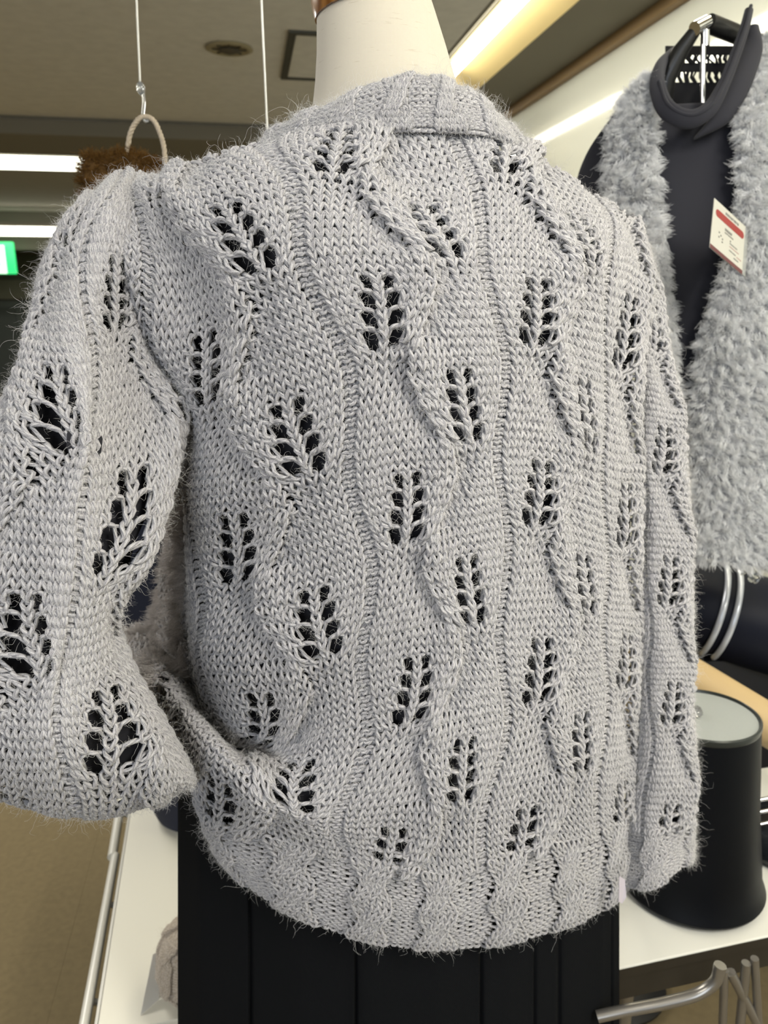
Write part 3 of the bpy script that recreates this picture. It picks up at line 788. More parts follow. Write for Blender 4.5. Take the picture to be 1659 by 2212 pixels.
# torso inside the clothes, pole and foot
tor = []
for z, rx, ry in [(.70, .15, .085), (.85, .165, .095), (1.0, .15, .085), (1.15, .15, .085), (1.3, .155, .085), (1.42, .13, .07), (1.52, .10, .06)]:
    tor.append((z, rx, ry))
V = []
for z, rx, ry in tor:
    for k in range(40):
        t = 2*PI*k/40; V.append([.06 + rx*math.cos(t), .90 + ry*math.sin(t), z])
Q = np.concatenate([np.stack([np.arange(40)+i*40, (np.arange(40)+1) % 40+i*40, (np.arange(40)+1) % 40+(i+1)*40, np.arange(40)+(i+1)*40], -1) for i in range(len(tor)-1)])
put('torso', mesh_np('torso', V, Q), LINEN, form)
MB().tube([(.06, .86, .02), (.06, .87, .75)], .016, 16).build('pole', CHROME, form)
MB().lathe((.06, .86, 0), [(.13, 0), (.13, .008), (.03, .02), (.018, .04)], 40).build('base', plain('black_foot', (.02, .02, .02), .4), form)

# pleated skirt
SK, nt, b = mat_new('black_twill')
S(b, Base_Color=(.0042, .0048, .0058, 1), Roughness=.9); b.inputs['Specular IOR Level'].default_value = .1
tc = N(nt, 'ShaderNodeTexCoord'); mp = N(nt, 'ShaderNodeMapping'); mp.inputs['Rotation'].default_value = (0, math.radians(40), 0)
wn = N(nt, 'ShaderNodeTexWave', bands_direction='X'); wn.inputs['Scale'].default_value = 180
nt.links.new(tc.outputs['Object'], mp.inputs[0]); nt.links.new(mp.outputs[0], wn.inputs['Vector'])
bp = N(nt, 'ShaderNodeBump'); bp.inputs['Strength'].default_value = .5; bp.inputs['Distance'].default_value = .0006
nt.links.new(wn.outputs['Fac'], bp.inputs['Height']); nt.links.new(bp.outputs[0], b.inputs['Normal'])
skirt = empty('pleated_skirt', [.03, .86, .47], 'black twill pleated skirt hanging below the cardigan hem', 'skirt')
def skx(px, py): return (px - IW/2)/FP
# cross-section: (pixel column at the bottom of the frame, outward step of the cloth)
prof = [(384, .0), (450, .0), (512, .0), (535, .002), (541, -.010), (548, .0), (640, .001), (752, .002), (764, .004), (768, -.008), (775, .0), (900, .001), (1022, .003), (1034, .004), (1038, -.009), (1046, .0), (1140, .003), (1150, .004), (1154, -.006), (1160, .0), (1200, .003), (1208, -.007), (1214, .0), (1300, .002), (1318, .003), (1321, -.006), (1326, .0), (1338, .0)]
xs = np.interp(np.linspace(0, len(prof)-1, 220), np.arange(len(prof)), [p[0] for p in prof])
st = np.interp(np.linspace(0, len(prof)-1, 220), np.arange(len(prof)), [p[1] for p in prof])
front = []
for zt in np.linspace(1.06, .47, 24):
    row = []
    f = (1.06 - zt)/.59
    for x, s_ in zip(xs, st):
        u = (x - 861)/477.0
        Y0 = .022 + float(np.interp(x, [380, 430, 503, 650, 800, 945, 1100, 1235, 1300, 1340], [.86, .815, .79, .752, .738, .745, .778, .83, .865, .90]))
        d0 = Y0*math.cos(TILT) + (1.60 - zt)*math.sin(TILT)
        X = (x - IW/2)/FP*d0
        row.append([X, Y0 - s_*(.4 + .6*f), zt])
    front.append(row)
front = np.array(front)                                # the back of the skirt closes the tube
nb = 60; th = np.linspace(0, PI, nb)[1:-1]
cx = (front[:, :1, 0] + front[:, -1:, 0])/2; hx = (front[:, -1:, 0] - front[:, :1, 0])/2
bk = np.stack([cx + hx*np.cos(th)[None], front[:, -1:, 1]*(1+np.cos(th)[None])/2 + front[:, :1, 1]*(1-np.cos(th)[None])/2 + .07*np.sin(th)[None], np.repeat(front[:, :1, 2], len(th), 1)], -1)
G = np.concatenate([front, bk], 1); nr_, nc_ = G.shape[:2]
Q = np.concatenate([np.stack([i*nc_+np.arange(nc_), (i+1)*nc_+np.arange(nc_), (i+1)*nc_+(np.arange(nc_)+1) % nc_, i*nc_+(np.arange(nc_)+1) % nc_], -1) for i in range(nr_-1)])
put('pleated_panel', mesh_np('pleated_panel', G.reshape(-1, 3), Q), SK, skirt)
MB().tube([tuple(v) for v in G[0]], .004, 6, closed=True).build('waistband', SK, skirt)

# ------------------------------------------------------------------ left table and what stands on it
TOPW = plain('white_laminate', (.74, .71, .60), .45)
GREYM = plain('grey_metal', (.42, .41, .37), .35, .6)
DARKP = plain('dark_gap', (.03, .027, .018), .7)
ZL = .44
a = at_z(211, 2212, ZL); b_ = at_z(276, 1795, ZL)
e1 = (b_ - a)/np.linalg.norm(b_ - a); e2 = np.array([e1[1], -e1[0], 0])
o0 = a - e1*.02
lt = empty('white_table', o0*[1, 1, 0], 'low white table on the left with a grey metal bar along its edge', 'table')
MB().box(o0 - .022*ZX, 1.0*e1, .36*e2, .022*ZX).build('table_top', TOPW, lt, smooth=False, bevel=.0025)
MB().box(o0 - .026*e2*.2 - .03*ZX, 1.0*e1, .005*e2, .03*ZX).build('edge_strip', GREYM, lt, smooth=False)
MB().box(o0 - .060*ZX - .010*e2, 1.0*e1, .03*e2, .03*ZX).build('apron', DARKP, lt, smooth=False)
q0 = at_z(192, 2160, ZL-.03); q1 = at_z(249, 1848, ZL-.03); q2 = at_z(258, 1790, ZL-.03)
MB().tube(spline([q0 - (q1-q0)*.4, q0, q1], 12), .0095, 12).build('side_bar', CHROME if False else plain('white_bar', (.62, .60, .53), .3), lt)
MB().tube([q1 - (q2-q1)*.05 - e2*.006, q2 + (q2-q1)*3 - e2*.006], .0105, 12).build('side_bar_end', plain('white_bar_end', (.62, .60, .53), .3), lt)
for t in (.10, .33, .62, .92):
    pp = o0 + e1*t - .045*ZX
    MB().tube([pp, pp + (q0 - a)*0 - e2*.03 + ZX*.012], .006, 8).build('bracket', GREYM, lt)
for t, s_ in ((.06, .03), (.06, .33), (.94, .03), (.94, .33)):
    pp = o0 + e1*t + e2*s_
    MB().tube([pp*[1, 1, 0], pp*[1, 1, 0] + [0, 0, ZL-.024]], .012, 10).build('leg', GREYM, lt)

NAVY = plain('navy_cloth', (.006, .009, .024), .8, bump=.2, bscale=400)
c = at_z(408, 1762, ZL)
bag = empty('navy_tote_bag', c, 'dark navy cloth bag standing on the white table behind the left sleeve', 'bag')
c = c + [.02, .03, 0]
prof = [(.085, .001), (.10, .008), (.108, .03), (.125, .3), (.14, .6), (.136, .74)]
MB().lathe(c, prof + [(.128, .74), (.122, .5), (.09, .02), (.0005, .012)], 48).build('body', NAVY, bag)
for s_ in (-1, 1):
    MB().tube(spline([c + [-.06, .05*s_*.0 + .1*s_, .73], c + [-.05, .105*s_, .84], c + [.05, .105*s_, .84], c + [.06, .1*s_, .73]], 20), .007, 8).build('handle', NAVY, bag)

class Rev:
    """surface of revolution for knitting: x = stitches round, y = rows up"""
    def __init__(self, c, prof, n, rows): self.c = np.asarray(c, float); self.p = np.asarray(prof, float); self.n = n; self.rows = rows
    def look(self, x, y):
        t = x/self.n*2*PI; q = np.clip(y/self.rows, 0, 1)*(len(self.p)-1); k = np.arange(len(self.p))
        r = np.interp(q, k, self.p[:, 0]); z = np.interp(q, k, self.p[:, 1])
        dr = np.interp(q+.2, k, self.p[:, 0]) - np.interp(q-.2, k, self.p[:, 0]); dz_ = np.interp(q+.2, k, self.p[:, 1]) - np.interp(q-.2, k, self.p[:, 1])
        P = np.stack([self.c[0] + r*np.sin(t), self.c[1] - r*np.cos(t), self.c[2] + z], -1)
        l = np.hypot(dr, dz_) + 1e-9
        Nn = np.stack([np.sin(t)*dz_/l, -np.cos(t)*dz_/l, -dr/l], -1)
        return P, Nn
c = at_z(432, 2120, ZL) + [.0, 0, 0]
BEIGE = yarn_mat('beige_wool_yarn', (.26, .20, .14), (.62, .54, .44))
hat = empty('knitted_hat', c, 'beige chunky knitted hat on the white table beside the black skirt', 'hat')
pf = [(.052, .004), (.062, .02), (.066, .045), (.063, .07), (.055, .092), (.042, .108), (.024, .118), (.004, .121)]
rv = Rev(c, pf, 60, 34)
hb, hp, hn = knit_band('crown', rv, 0, 60, 0, 34, BEIGE, hat, rad=.0026, dz=.0022, n=12, cross=(6, 20), period=10, lift=.004)
MB().lathe(c, [(r*.93, z) for r, z in pf], 32).build('lining', plain('beige_lining', (.3, .24, .17), .9), hat)
hairs('fluff', fibres(hp, hn, 6000, .008, .4, .5, 5, .6, .0, rng), [.00012, .0001, .0001, .00008, .00004], hair_mat('beige_fibre', (.5, .42, .33), (.7, .62, .52)), hb)
# folded card
a1, a2, a3 = at_z(303, 2194, ZL+.0005), at_y(330, 2062, at_z(330, 2150, ZL)[1]+.03), at_z(342, 2160, ZL+.0005)
crd = empty('tent_card', a1, 'small folded white card leaning beside the beige knitted hat', 'card')
CARD = plain('white_card', (.72, .69, .62), .6)
def sheet(name, P, nrm, t, mat, parent):
    P = np.asarray(P, float); nrm = np.asarray(nrm, float); k = len(P)
    V = np.vstack([P, P + nrm*t]); F = [tuple(range(k))[::-1], tuple(range(k, 2*k))] + [(i, (i+1) % k, (i+1) % k + k, i + k) for i in range(k)]
    return MB().add(V, F).build(name, mat, parent, smooth=False)
n_ = np.cross(a3-a1, a2-a1); n_ /= np.linalg.norm(n_)
sheet('front_face', [a1, a3, a3 + (a2-a1)*.95, a2], n_, .0006, CARD, crd)
a4 = a1 + [-.001, .07, 0]; n2 = np.cross(a4-a3, a2-a3); n2 /= np.linalg.norm(n2)
sheet('back_face', [a1 + [0, .05, 0], a3 + [0, .05, 0], a3 + (a2-a1)*.95, a2], n_, .0006, CARD, crd)

# ------------------------------------------------------------------ right table and what stands on it
ZR = .60
p0 = at_z(1300, 2100, ZR); p1 = at_z(1659, 2022, ZR); u1 = (p1-p0)/np.linalg.norm(p1-p0); u2 = np.array([-u1[1], u1[0], 0])
RTOP = plain('white_laminate_b', (.70, .69, .63), .4)
BROWN = plain('dark_edge', (.022, .018, .013), .5)
rt = empty('folding_table', p0*[1, 1, 0], 'white folding table with dark apron and metal legs under the black bin', 'table')
p0 = p0 + u1*.015
MB().box(p0 - .018*ZX, 1.1*u1, .40*u2, .018*ZX).build('table_top', RTOP, rt, smooth=False, bevel=.002)
MB().box(p0 - .068*ZX + u2*.004, 1.1*u1, .02*u2, .050*ZX).build('apron', BROWN, rt, smooth=False)
MB().box(p0 - .020*ZX - u2*.001, 1.1*u1, .004*u2, .017*ZX).build('edge_band', BROWN, rt, smooth=False)
TUBEM = plain('table_tube', (.33, .31, .28), .3, .8)
Yt = at_z(1400, 2170, .68)[1] + .05
q = [at_y(x, y, Yt) for x, y in [(1290, 2196), (1345, 2184), (1430, 2168), (1505, 2148), (1545, 2120), (1556, 2085)]]
MB().tube(spline(q, 40), .0085, 12).build('stretcher', TUBEM, rt)
for k, (x0, y0, x1, y1, rr_) in enumerate([(1578, 2100, 1648, 2235, .0075), (1565, 2095, 1560, 2240, .006), (1612, 2080, 1596, 2240, .007), (1630, 2070, 1640, 2240, .006)]):
    MB().tube([at_y(x0, y0, Yt+.05), at_y(x1, y1, Yt+.05)], rr_, 10).build('brace', TUBEM, rt)
for du, dv in ((.06, .04), (1.0, .04), (.06, .36), (1.0, .36)):
    pp = p0 + u1*du + u2*dv
    MB().tube([pp*[1, 1, 0], pp*[1, 1, 0] + [0, 0, ZR-.019]], .012, 10).build('leg', TUBEM, rt)

BIN = plain('satin_black', (.003, .0036, .005), .45, spec=.14)
cb = at_z(1488, 1905, ZR) + [0, 0, .0045]
dd = (cb - CAM) @ F3
Rb = 141*dd/FP
ct = at_y(1519, 1538, cb[1] + .01)
dt = (ct - CAM) @ F3; Rt = 116*dt/FP
ab = ct - cb; hb_ = np.linalg.norm(ab); ab = ab/hb_
bn = empty('black_bin', cb, 'upturned black bin with flared rim and pale grey bottom on the folding table', 'bin')
MB().lathe(cb, [(Rb*.97, .003), (Rb*1.04, .003), (Rb*1.06, .008), (Rb*1.04, .015), (Rb*.99, .03), (Rb*.965, .06), (Rb*.4+Rt*.6, hb_*.5), (Rt, hb_-.012)], 72, ab, capb=False, capt=False).build('body', BIN, bn)
RIMM = plain('dark_green_rim', (.035, .04, .037), .3, .3)
MB().lathe(cb + (hb_-.014)*ab, [(Rt*1.0, 0), (Rt*1.015, .004), (Rt*1.01, .010), (Rt*.98, .012), (Rt*.955, .009), (Rt*.95, .003)], 72, ab, capb=False, capt=False).build('rim', RIMM, bn)
MB().lathe(cb + (hb_-.010)*ab, [(Rt*.965, 0), (Rt*.95, .003), (Rt*.5, .004), (.0005, .0045)], 72, ab, capb=False, capt=False).build('bottom_plate', plain('pale_grey_plate', (.38, .40, .38), .45, noise=.06, nscale=500), bn)
hk = at_z(1497, 1535, ct[2] + .0)
CLEAR, nt, b = mat_new('clear_plastic'); S(b, Base_Color=(.9, .92, .92, 1), Roughness=.08, Transmission_Weight=.85, IOR=1.46)
MB().lathe(hk - .006*ZX, [(.014, 0), (.016, .006), (.012, .012), (.0005, .014)], 24).build('plastic_stud', CLEAR, bn)

# pinkish price card tucked between skirt and bin
pa = [at_y(1338, 1893, .83), at_y(1350, 1900, .835), at_y(1353, 1938, .835), at_y(1344, 1952, .835), at_y(1337, 1948, .83)]
n_ = np.cross(pa[1]-pa[0], pa[2]-pa[0]); n_ /= np.linalg.norm(n_)
o = sheet('price_ticket', pa, n_, .0008, plain('lilac_card', (.55, .50, .55), .6), None)
tag(o, 'small pale lilac paper ticket below the right cuff of the grey cardigan', 'ticket')

# tan tube behind the bin
KRAFT = plain('kraft_tube', (.56, .40, .20), .6, noise=.05, nscale=20)
t0, t1 = at_y(1440, 1434, 1.42), at_y(1740, 1614, 1.36)
ktube = empty('cardboard_tube', t1*[1, 1, 0] + [0, 0, ZR], 'thick tan cardboard tube lying behind the black bin', 'tube')
MB().tube([t0, t1], .043, 32).build('roll', KRAFT, ktube)
MB().tube([t1 - (t1-t0)*.02, t1 + (t1-t0)*.01], .0395, 32).build('end_ring', KRAFT, ktube)
sup = MB().box(np.array([t0[0]-.02, t0[1]-.02, ZR-.03]), (.05, 0, 0), (0, .05, 0), (0, 0, 0))
# the bag it leans on
NAVG = plain('navy_leather', (.0035, .005, .013), .5, spec=.2, bump=.08, bscale=150)
b0, b1 = at_y(1440, 1288, 1.80), at_y(1780, 1388, 1.72)
ax = b1 - b0; Lb = np.linalg.norm(ax)
bb = empty('navy_barrel_bag', (b0+b1)/2*[1, 1, 0], 'glossy navy barrel bag with two chrome bands below the furry grey vest', 'bag')
rb = .115
pf = [(.02, -.004), (rb*.8, -.002), (rb*.95, .006), (rb, .02), (rb*1.01, Lb*.5), (rb, Lb-.02), (rb*.95, Lb-.006), (rb*.8, Lb+.002), (.02, Lb+.004)]
MB().lathe(b0, pf, 72, ax).build('body', NAVG, bb)
au = ax/Lb
def band(px, py, off):
    t = ((at_y(px, py, 1.60) - b0) @ au)
    up = np.cross(au, [0, 1, 0]); up /= np.linalg.norm(up); up = up if up[2] > 0 else -up
    fw = np.cross(up, au); fw = fw if fw[1] < 0 else -fw
    pts = [b0 + au*(t - .25*off*math.sin(a)*0) + (rb+.008)*(math.cos(a)*up + math.sin(a)*fw) for a in np.linspace(-.4, 2.4, 40)]
    MB().tube(pts, .0072, 12).build('chrome_band', plain('bright_band', (.62, .65, .72), .25, .35, coat=.6), bb)
band(1580, 1330, 0); band(1608, 1335, 0)
k0 = at_y(1622, 1232, 1.56)
m_ = MB()
for dx, dz_ in ((0, 0), (.012, -.012), (.004, -.02)):
    m_.lathe(k0 + [dx, 0, dz_], [(.0005, -.008), (.006, -.005), (.008, 0), (.006, .005), (.0005, .008)], 16)
m_.tube(spline([k0 + [-.02, 0, -.01], k0, k0 + [.02, 0, -.012], k0 + [.014, 0, -.028], k0 + [.006, 0, -.02]], 20), .0025, 8)
m_.build('clear_clip', CLEAR, bb)
# stand under the bag
MB().box((b0+b1)/2*[1, 1, 0] + [-.12, -.05, .0], (.24, 0, 0), (0, .10, 0), (0, 0, (b0[2]+b1[2])/2 - .09)).build('stand', plain('black_stand', (.006, .007, .012), .6), bb, smooth=False)

# rods on a dark block at the right edge
rk = at_z(1690, 1870, ZR) + [0, .03, .001]
rack = empty('rod_rack', rk, 'four chrome rods stacked over a dark glossy base right of the black bin', 'rack')
Yr = rk[1]
for x0, y0, yb_ in ((1626, 1731, 1722), (1626, 1757, 1748), (1626, 1784, 1775), (1626, 1800, 1793)):
    MB().tube([at_y(x0, y0, Yr), at_y(1760, yb_-18, Yr)], .0036, 12).build('rod', CHROME, rack)
w0 = at_y(1738, 1700, Yr)
MB().box(np.array([w0[0], Yr-.01, ZR+.001]), (.02, 0, 0), (0, .02, 0), (0, 0, w0[2]-ZR+.03)).build('post', BIN, rack, smooth=False)
MB().lathe(np.array([w0[0]-.01, Yr+.02, ZR+.001]), [(.075, 0), (.085, .01), (.085, .03), (.07, .05), (.02, .062), (.0005, .063)], 48).build('base', plain('black_gloss', (.012, .014, .016), .15), rack)

# ------------------------------------------------------------------ furry vest over a navy top on a bust stand
def at_v(px, py, Y): return at_y(px, py, Y + .33)
def vy(px, py):                                        # depth of the chest
    u = (px - 1545)/330.0
    return 1.09 + .13*u*u + np.interp(py, [100, 250, 500, 1250], [.10, .03, .0, .01])
def sheet_px(name, left, right, mat, parent, nu=24, nv=60, lift=0.0, thick=.02):
    """a curved cloth between two outlines, with a front, a back and closed edges"""
    L = spline(left, nv); R = spline(right, nv)
    Fp = np.zeros((nu, nv, 3)); Bp = np.zeros((nu, nv, 3))
    for i, u in enumerate(np.linspace(0, 1, nu)):
        e = math.sqrt(max(0, 1 - (2*u-1)**4))
        for j in range(nv):
            x, y = L[j]*(1-u) + R[j]*u
            Y = vy(x, y)
            Fp[i, j] = at_v(x, y, Y - lift*e); Bp[i, j] = at_v(x, y, Y + thick)
    V = np.concatenate([Fp.reshape(-1, 3), Bp.reshape(-1, 3)])
    q = grid_quads(nu, nv); n0 = nu*nv
    Q = [q, q[:, ::-1] + n0]
    def strip_(idx): return np.stack([idx[:-1], idx[1:], idx[1:]+n0, idx[:-1]+n0], -1)
    Q += [strip_(np.arange(nv)), strip_(np.arange(nv) + (nu-1)*nv)[:, ::-1], strip_(np.arange(nu)*nv)[:, ::-1], strip_(np.arange(nu)*nv + nv-1)]
    o = put(name, mesh_np(name, V, np.concatenate(Q)), mat, parent)
    du = np.gradient(Fp, axis=0); dv = np.gradient(Fp, axis=1); Nn = np.cross(dv, du); Nn /= np.linalg.norm(Nn, axis=2, keepdims=True) + 1e-9
    Nn *= np.where(Nn[..., 1:2] > 0, -1, 1)
    return o, Fp.reshape(-1, 3), Nn.reshape(-1, 3)
NTOP = plain('navy_jersey', (.0105, .0108, .018), .85, noise=.12, nscale=8, sheen=.08)
bx = at_v(1545, 700, 1.25)
ntop = empty('navy_turtleneck', [bx[0], bx[1], .95], 'dark navy high necked top on a bust stand under the furry grey vest', 'top')
sheet_px('body', [(1395, 228), (1387, 290), (1395, 420), (1400, 700), (1400, 1000), (1400, 1180)], [(1640, 215), (1680, 290), (1690, 420), (1690, 700), (1690, 1000), (1690, 1180)], NTOP, ntop, 30, 50, -.012, .10)
sheet_px('sleeve', [(1330, 240), (1268, 330), (1240, 420), (1235, 560), (1240, 700)], [(1420, 200), (1400, 330), (1390, 450), (1390, 600), (1390, 720)], NTOP, ntop, 16, 30, .0, .08)
# high collar with folded edge
def ribbon(name, pts, width, thick, mat, parent, nrm=None):
    P = spline(pts, 60); T = np.gradient(P, axis=0); T /= np.linalg.norm(T, axis=1, keepdims=True)
    view = CAM - P; view /= np.linalg.norm(view, axis=1, keepdims=True)
    A = np.cross(T, view); A /= np.linalg.norm(A, axis=1, keepdims=True); B = np.cross(A, T)
    th = np.linspace(0, 2*PI, 17)[:-1]; wd = np.interp(np.arange(60), np.linspace(0, 59, len(width)), width)
    V = P[:, None] + (A[:, None]*np.cos(th)[None, :, None]*wd[:, None, None] + B[:, None]*(np.sin(th)*thick)[None, :, None])
    q = []
    for i in range(59):
        for j in range(16): q.append((i*16+j, i*16+(j+1) % 16, (i+1)*16+(j+1) % 16, (i+1)*16+j))
    mb = MB().add(V.reshape(-1, 3), q + [tuple(range(16))[::-1], tuple(59*16+j for j in range(16))])
    return mb.build(name, mat, parent)
cp_ = [(1452, 108, 1.20), (1428, 140, 1.16), (1420, 185, 1.12), (1440, 236, 1.085), (1486, 258, 1.075), (1530, 238, 1.075), (1562, 185, 1.09), (1588, 120, 1.11), (1608, 62, 1.13), (1618, 22, 1.15)]
ribbon('collar', [at_v(x, y, Y) for x, y, Y in cp_], [.004, .010, .013, .015, .015, .013, .010, .009, .008, .007], .006, NTOP, ntop)
ribbon('collar_edge', [at_v(x+4, y-9, Y-.004) for x, y, Y in cp_[2:]], [.003, .004, .004, .004, .004, .003], .004, NTOP, ntop)
ribbon('collar_side', [at_v(x, y, Y) for x, y, Y in [(1626, 60, 1.16), (1624, 110, 1.14), (1598, 185, 1.11), (1560, 250, 1.095), (1500, 300, 1.10)]], [.010, .017, .018, .016, .002], .008, NTOP, ntop)
# back of the neck, worked in open lace
BK = plain('black_lace', (.008, .008, .010), .9)
m_ = MB()
Yb_ = 1.24
def quadpx(x0, y0, x1, y1, mb): 
    P = [at_v(x0, y0, Yb_), at_v(x1, y0, Yb_), at_v(x1, y1, Yb_), at_v(x0, y1, Yb_)]
    V = P + [p_ + np.array([0, .003, 0]) for p_ in P]
    mb.add(V, [(0,1,2,3), (7,6,5,4), (0,4,5,1), (1,5,6,2), (2,6,7,3), (3,7,4,0)])
quadpx(1438, 99, 1620, 118, m_); quadpx(1438, 136, 1620, 155, m_); quadpx(1438, 178, 1620, 300, m_)
rs = random.Random(5)
for row, (ya, yb_) in enumerate(((118, 136), (155, 178))):
    x = 1440
    while x < 1618:
        P = [at_v(x, ya-2, Yb_), at_v(x + rs.uniform(-7, 7), (ya+yb_)/2, Yb_), at_v(x + rs.uniform(-8, 8), yb_+2, Yb_)]
        m_.tube(P, rs.uniform(.0012, .0034), 6); x += rs.uniform(5, 11) if row else rs.uniform(4, 7)
m_.build('neck_back', BK, ntop)
# stand
st_ = empty('bust_stand', [bx[0], 1.485, 0], 'black and chrome bust stand rising out of the navy collar', 'stand')
BKP = plain('black_plastic', (.008, .008, .008), .35)
MB().tube([at_v(1519, 96, 1.155), at_v(1518, 225, 1.155), np.array([at_v(1518, 225, 1.155)[0], 1.485, .012])], .0045, 16).build('pole', CHROME, st_)
MB().tube([at_v(1523, 66, 1.157), at_v(1523, 100, 1.157)], .0075, 16).build('pole_sleeve', CHROME, st_)
MB().tube([at_v(1500, 62, 1.15), at_v(1527, 48, 1.165)], .0115, 20).build('joint', CHROME, st_)
MB().tube([at_v(1531, 50, 1.17), at_v(1600, 78, 1.20), at_v(1650, 98, 1.22)], .0150, 24).build('shoulder_bar', BKP, st_)
MB().tube([at_v(1507, 58, 1.16), at_v(1470, 110, 1.17), at_v(1440, 170, 1.18), at_v(1430, 230, 1.19)], [.010, .014, .016, .017], 20).build('shoulder_bar', BKP, st_)
MB().lathe(np.array([at_v(1518, 225, 1.155)[0], 1.485, .0]), [(.12, 0.0), (.12, .006), (.012, .014)], 40).build('base', BKP, st_)

# the vest
VESTC = plain('grey_fur_backing', (.34, .345, .36), .95)
FUR = hair_mat('grey_fur', (.74, .745, .76), (.93, .93, .93))
vest = empty('fur_vest', [bx[0], bx[1], .95], 'fluffy light grey vest hanging open over the navy top', 'vest')
lp, P1, N1 = sheet_px('left_front', [(1398, 168), (1352, 212), (1316, 290), (1308, 400), (1312, 520), (1345, 640), (1400, 760), (1430, 900), (1440, 1010)], [(1412, 172), (1412, 215), (1414, 290), (1420, 400), (1432, 520), (1446, 640), (1456, 760), (1464, 900), (1470, 1010)], VESTC, vest, 16, 60, .025, .05)
rp_, P2, N2 = sheet_px('right_front', [(1690, 40), (1632, 120), (1604, 200), (1590, 280), (1590, 420), (1566, 560), (1520, 700), (1500, 800), (1488, 950), (1486, 1080), (1488, 1200)], [(1745, 60), (1745, 150), (1745, 250), (1745, 350), (1745, 480), (1745, 600), (1745, 720), (1745, 850), (1745, 980), (1745, 1120), (1745, 1245)], VESTC, vest, 30, 80, .035, .05)
fur(P1, N1, 46000, .016, lp, 'fur_pile', FUR, 1500); fur(P2, N2, 100000, .018, rp_, 'fur_pile', FUR, 3000)

# price tag on the vest
tg = empty('price_tag', at_v(1575, 520, 1.0), 'white price tag with a red bar pinned to the furry grey vest', 'tag')
k = 1.0/FP
org = at_v(1543, 428, .985)
dk = (org - CAM) @ F3 / FP
fA = ray(1543, 428); fA = fA/np.linalg.norm(fA)
upv = U3; rtv = R3
va = (rtv*75 - upv*69 + fA*88)*dk; vb = (-rtv*10 - upv*102 - fA*71)*dk
vn = np.cross(va, vb); vn /= np.linalg.norm(vn); vn = vn if vn @ (org-CAM) > 0 else -vn       # away from the viewer
def tq(name, u0, v0, u1, v1, t0, t1, mat):
    return MB().box(org + va*u0 + vb*v0 - vn*t1, va*(u1-u0), vb*(v1-v0), vn*(t1-t0)).build(name, mat, tg, smooth=False)
tq('card', 0, 0, .93, 1, -.0006, .0004, plain('tag_white', (.47, .46, .41), .5))
tq('plastic_sleeve', .93, .02, 1.02, 1, -.0006, .0006, CLEAR)
RED = plain('tag_red', (.25, .018, .016), .5); MAR = plain('tag_maroon', (.10, .02, .024), .5); INK = plain('tag_ink', (.08, .08, .08), .6); PNK = plain('tag_pink', (.36, .2, .19), .6)
m_ = MB(); rr_ = .055
arc = [(.07+rr_, .17), (.90-rr_, .17)]
pts = []
for cx_, a0, a1 in ((.90-rr_, -PI/2, PI/2), (.07+rr_, PI/2, 1.5*PI)):
    for a in np.linspace(a0, a1, 8): pts.append(org + va*(cx_ + rr_*math.cos(a)) + vb*(.235 + .075*math.sin(a)) - vn*.0007)
sheet('red_bar', pts, vn, .0003, RED, tg)
tq('maroon_stripe', 0, .925, .93, 1, .0003, .0007, MAR)
rs = random.Random(2); mi = MB(); mp_ = MB()
def mark(mb, u, v, w_, h): mb.box(org + va*u + vb*v - vn*.0007, va*w_, vb*h, vn*.0003)
for u in np.arange(.34, .72, .022): mark(mi, u, .07 + rs.uniform(0, .01), rs.uniform(.006, .014), .05)
for u in np.arange(.36, .56, .03): mark(mi, u, .385 + rs.uniform(0, .012), .018, .05)
for u in np.arange(.36, .60, .032): mark(mi, u, .46 + rs.uniform(0, .012), .018, .028)
for u, v in ((.2, .56), (.25, .60), (.2, .65), (.3, .64), (.3, .70), (.52, .55)): mark(mi, u, v, .025, .028)
for v, m2, u0, u1 in ((.60, mi, .52, .72), (.66, mp_, .52, .78), (.74, mi, .52, .70), (.755, mp_, .74, .86), (.82, mi, .66, .78)):
    for u in np.arange(u0, u1, .028): mark(m2, u, v, .016, .022)
for q_ in (mi.build('print', INK, tg, smooth=False), mp_.build('print', PNK, tg, smooth=False)): q_['kind'] = 'stuff'

# ------------------------------------------------------------------ brown fur bag hanging from a thread
FURB = plain('brown_fur_backing', (.10, .048, .008), .95)
fc = at_y(284, 458, 1.35)
fb = empty('brown_fur_bag', fc - [0, 0, .08], 'brown furry bag hanging by a rope handle behind the left shoulder', 'bag')
bmx = bmesh.new(); bmesh.ops.create_cube(bmx, size=1); bmesh.ops.subdivide_edges(bmx, edges=bmx.edges[:], cuts=7, use_grid_fill=True)
for v in bmx.verts:
    x, y, z = v.co*2
    f = (abs(x)**6 + abs(y)**6 + abs(z)**6)**(1/6)
    v.co = Vector((x/f*.064, y/f*.05, z/f*.08 + .004*math.sin(x*5+1) - .003*x)) + Vector(fc)
bmx.normal_update(); Pf = np.array([v.co[:] for v in bmx.verts]); Nf = np.array([v.normal[:] for v in bmx.verts])
body_f = put('body', from_bm('body', bmx), FURB, fb)
rF = np.random.default_rng(8); idx = rF.integers(0, len(Pf), 26000)
Pd = Pf[idx] + rF.normal(0, .004, (26000, 3))
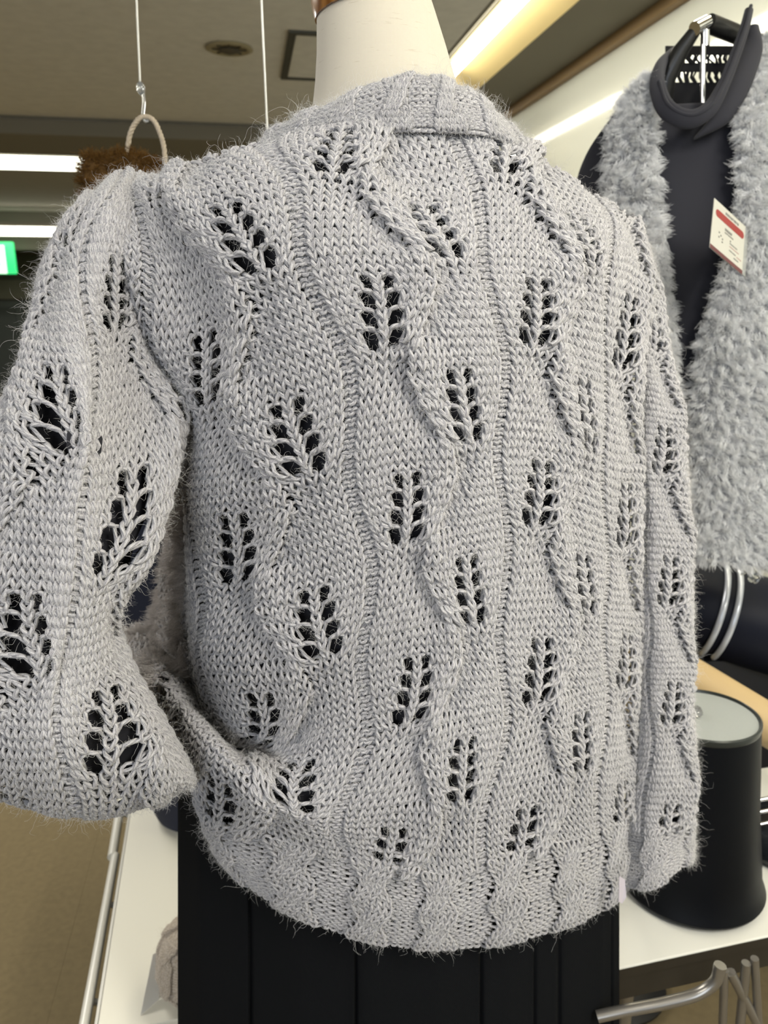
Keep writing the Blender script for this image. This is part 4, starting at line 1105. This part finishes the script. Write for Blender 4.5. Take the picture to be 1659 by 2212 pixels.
hairs('fur_pile', fibres(Pd, Nf[idx], 26000, .009, .25, .25, 4, .35, .05, rF), [.00028, .00025, .0002, .00008], hair_mat('brown_fur', (.05, .022, .004), (.15, .075, .016)), body_f)
ROPE = plain('twisted_rope', (.42, .35, .26), .8, noise=.3, nscale=120)
for nm, off in (('rope_handle', 0.0),):
    P = spline([at_y(x, y, 1.33) for x, y in [(276, 385), (274, 340), (281, 290), (297, 260), (315, 252), (333, 262), (347, 292), (355, 325), (358, 385)]], 90)
    T = np.gradient(P, axis=0); T /= np.linalg.norm(T, axis=1, keepdims=True); A = np.cross(T, [0, 1, 0]); A /= np.linalg.norm(A, axis=1, keepdims=True); B = np.cross(T, A)
    m_ = MB()
    for ph in range(3):
        a = np.arange(90)*.75 + ph*2*PI/3
        m_.tube(P + .0019*(A*np.cos(a)[:, None] + B*np.sin(a)[:, None]), .0023, 7)
    m_.build(nm, ROPE, fb)
NYLON, nt, b = mat_new('nylon_thread'); S(b, Base_Color=(.75, .74, .66, 1), Roughness=.25, Transmission_Weight=.25)
def thread(label, pts, Y, hook=None):
    P = [at_y(x, y, Y) for x, y in pts]
    top = P[0] + (P[0]-P[-1])*((ZC - P[0][2])/(P[0][2]-P[-1][2]))
    t = empty('hanging_thread', top, label, 'thread')
    MB().tube([top] + P, .0016, 8).build('nylon_line', NYLON, t)
    MB().lathe(top - .012*ZX, [(.006, 0), (.01, .004), (.01, .0118)], 20).build('ceiling_clip', plain('white_clip', (.6, .6, .55), .4), t)
    if hook:
        q = [at_y(x, y, Y) for x, y in hook]
        MB().tube(spline(q, 30), .0026, 10).build('plastic_hook', CLEAR, t)
        MB().lathe(at_y(304, 192, Y) - .004*ZX, [(.0005, -.006), (.006, 0), (.007, .006), (.005, .012), (.0005, .015)], 16).build('knot', CLEAR, t)
thread('clear nylon thread with a plastic hook carrying the brown furry bag', [(295, 0), (303, 188)], 1.33, [(303, 180), (308, 196), (311, 222), (309, 250), (314, 262), (321, 258)])
thread('bare clear nylon thread hanging beside the cardigan collar', [(565, 0), (577, 270), (580, 330)], 1.30)
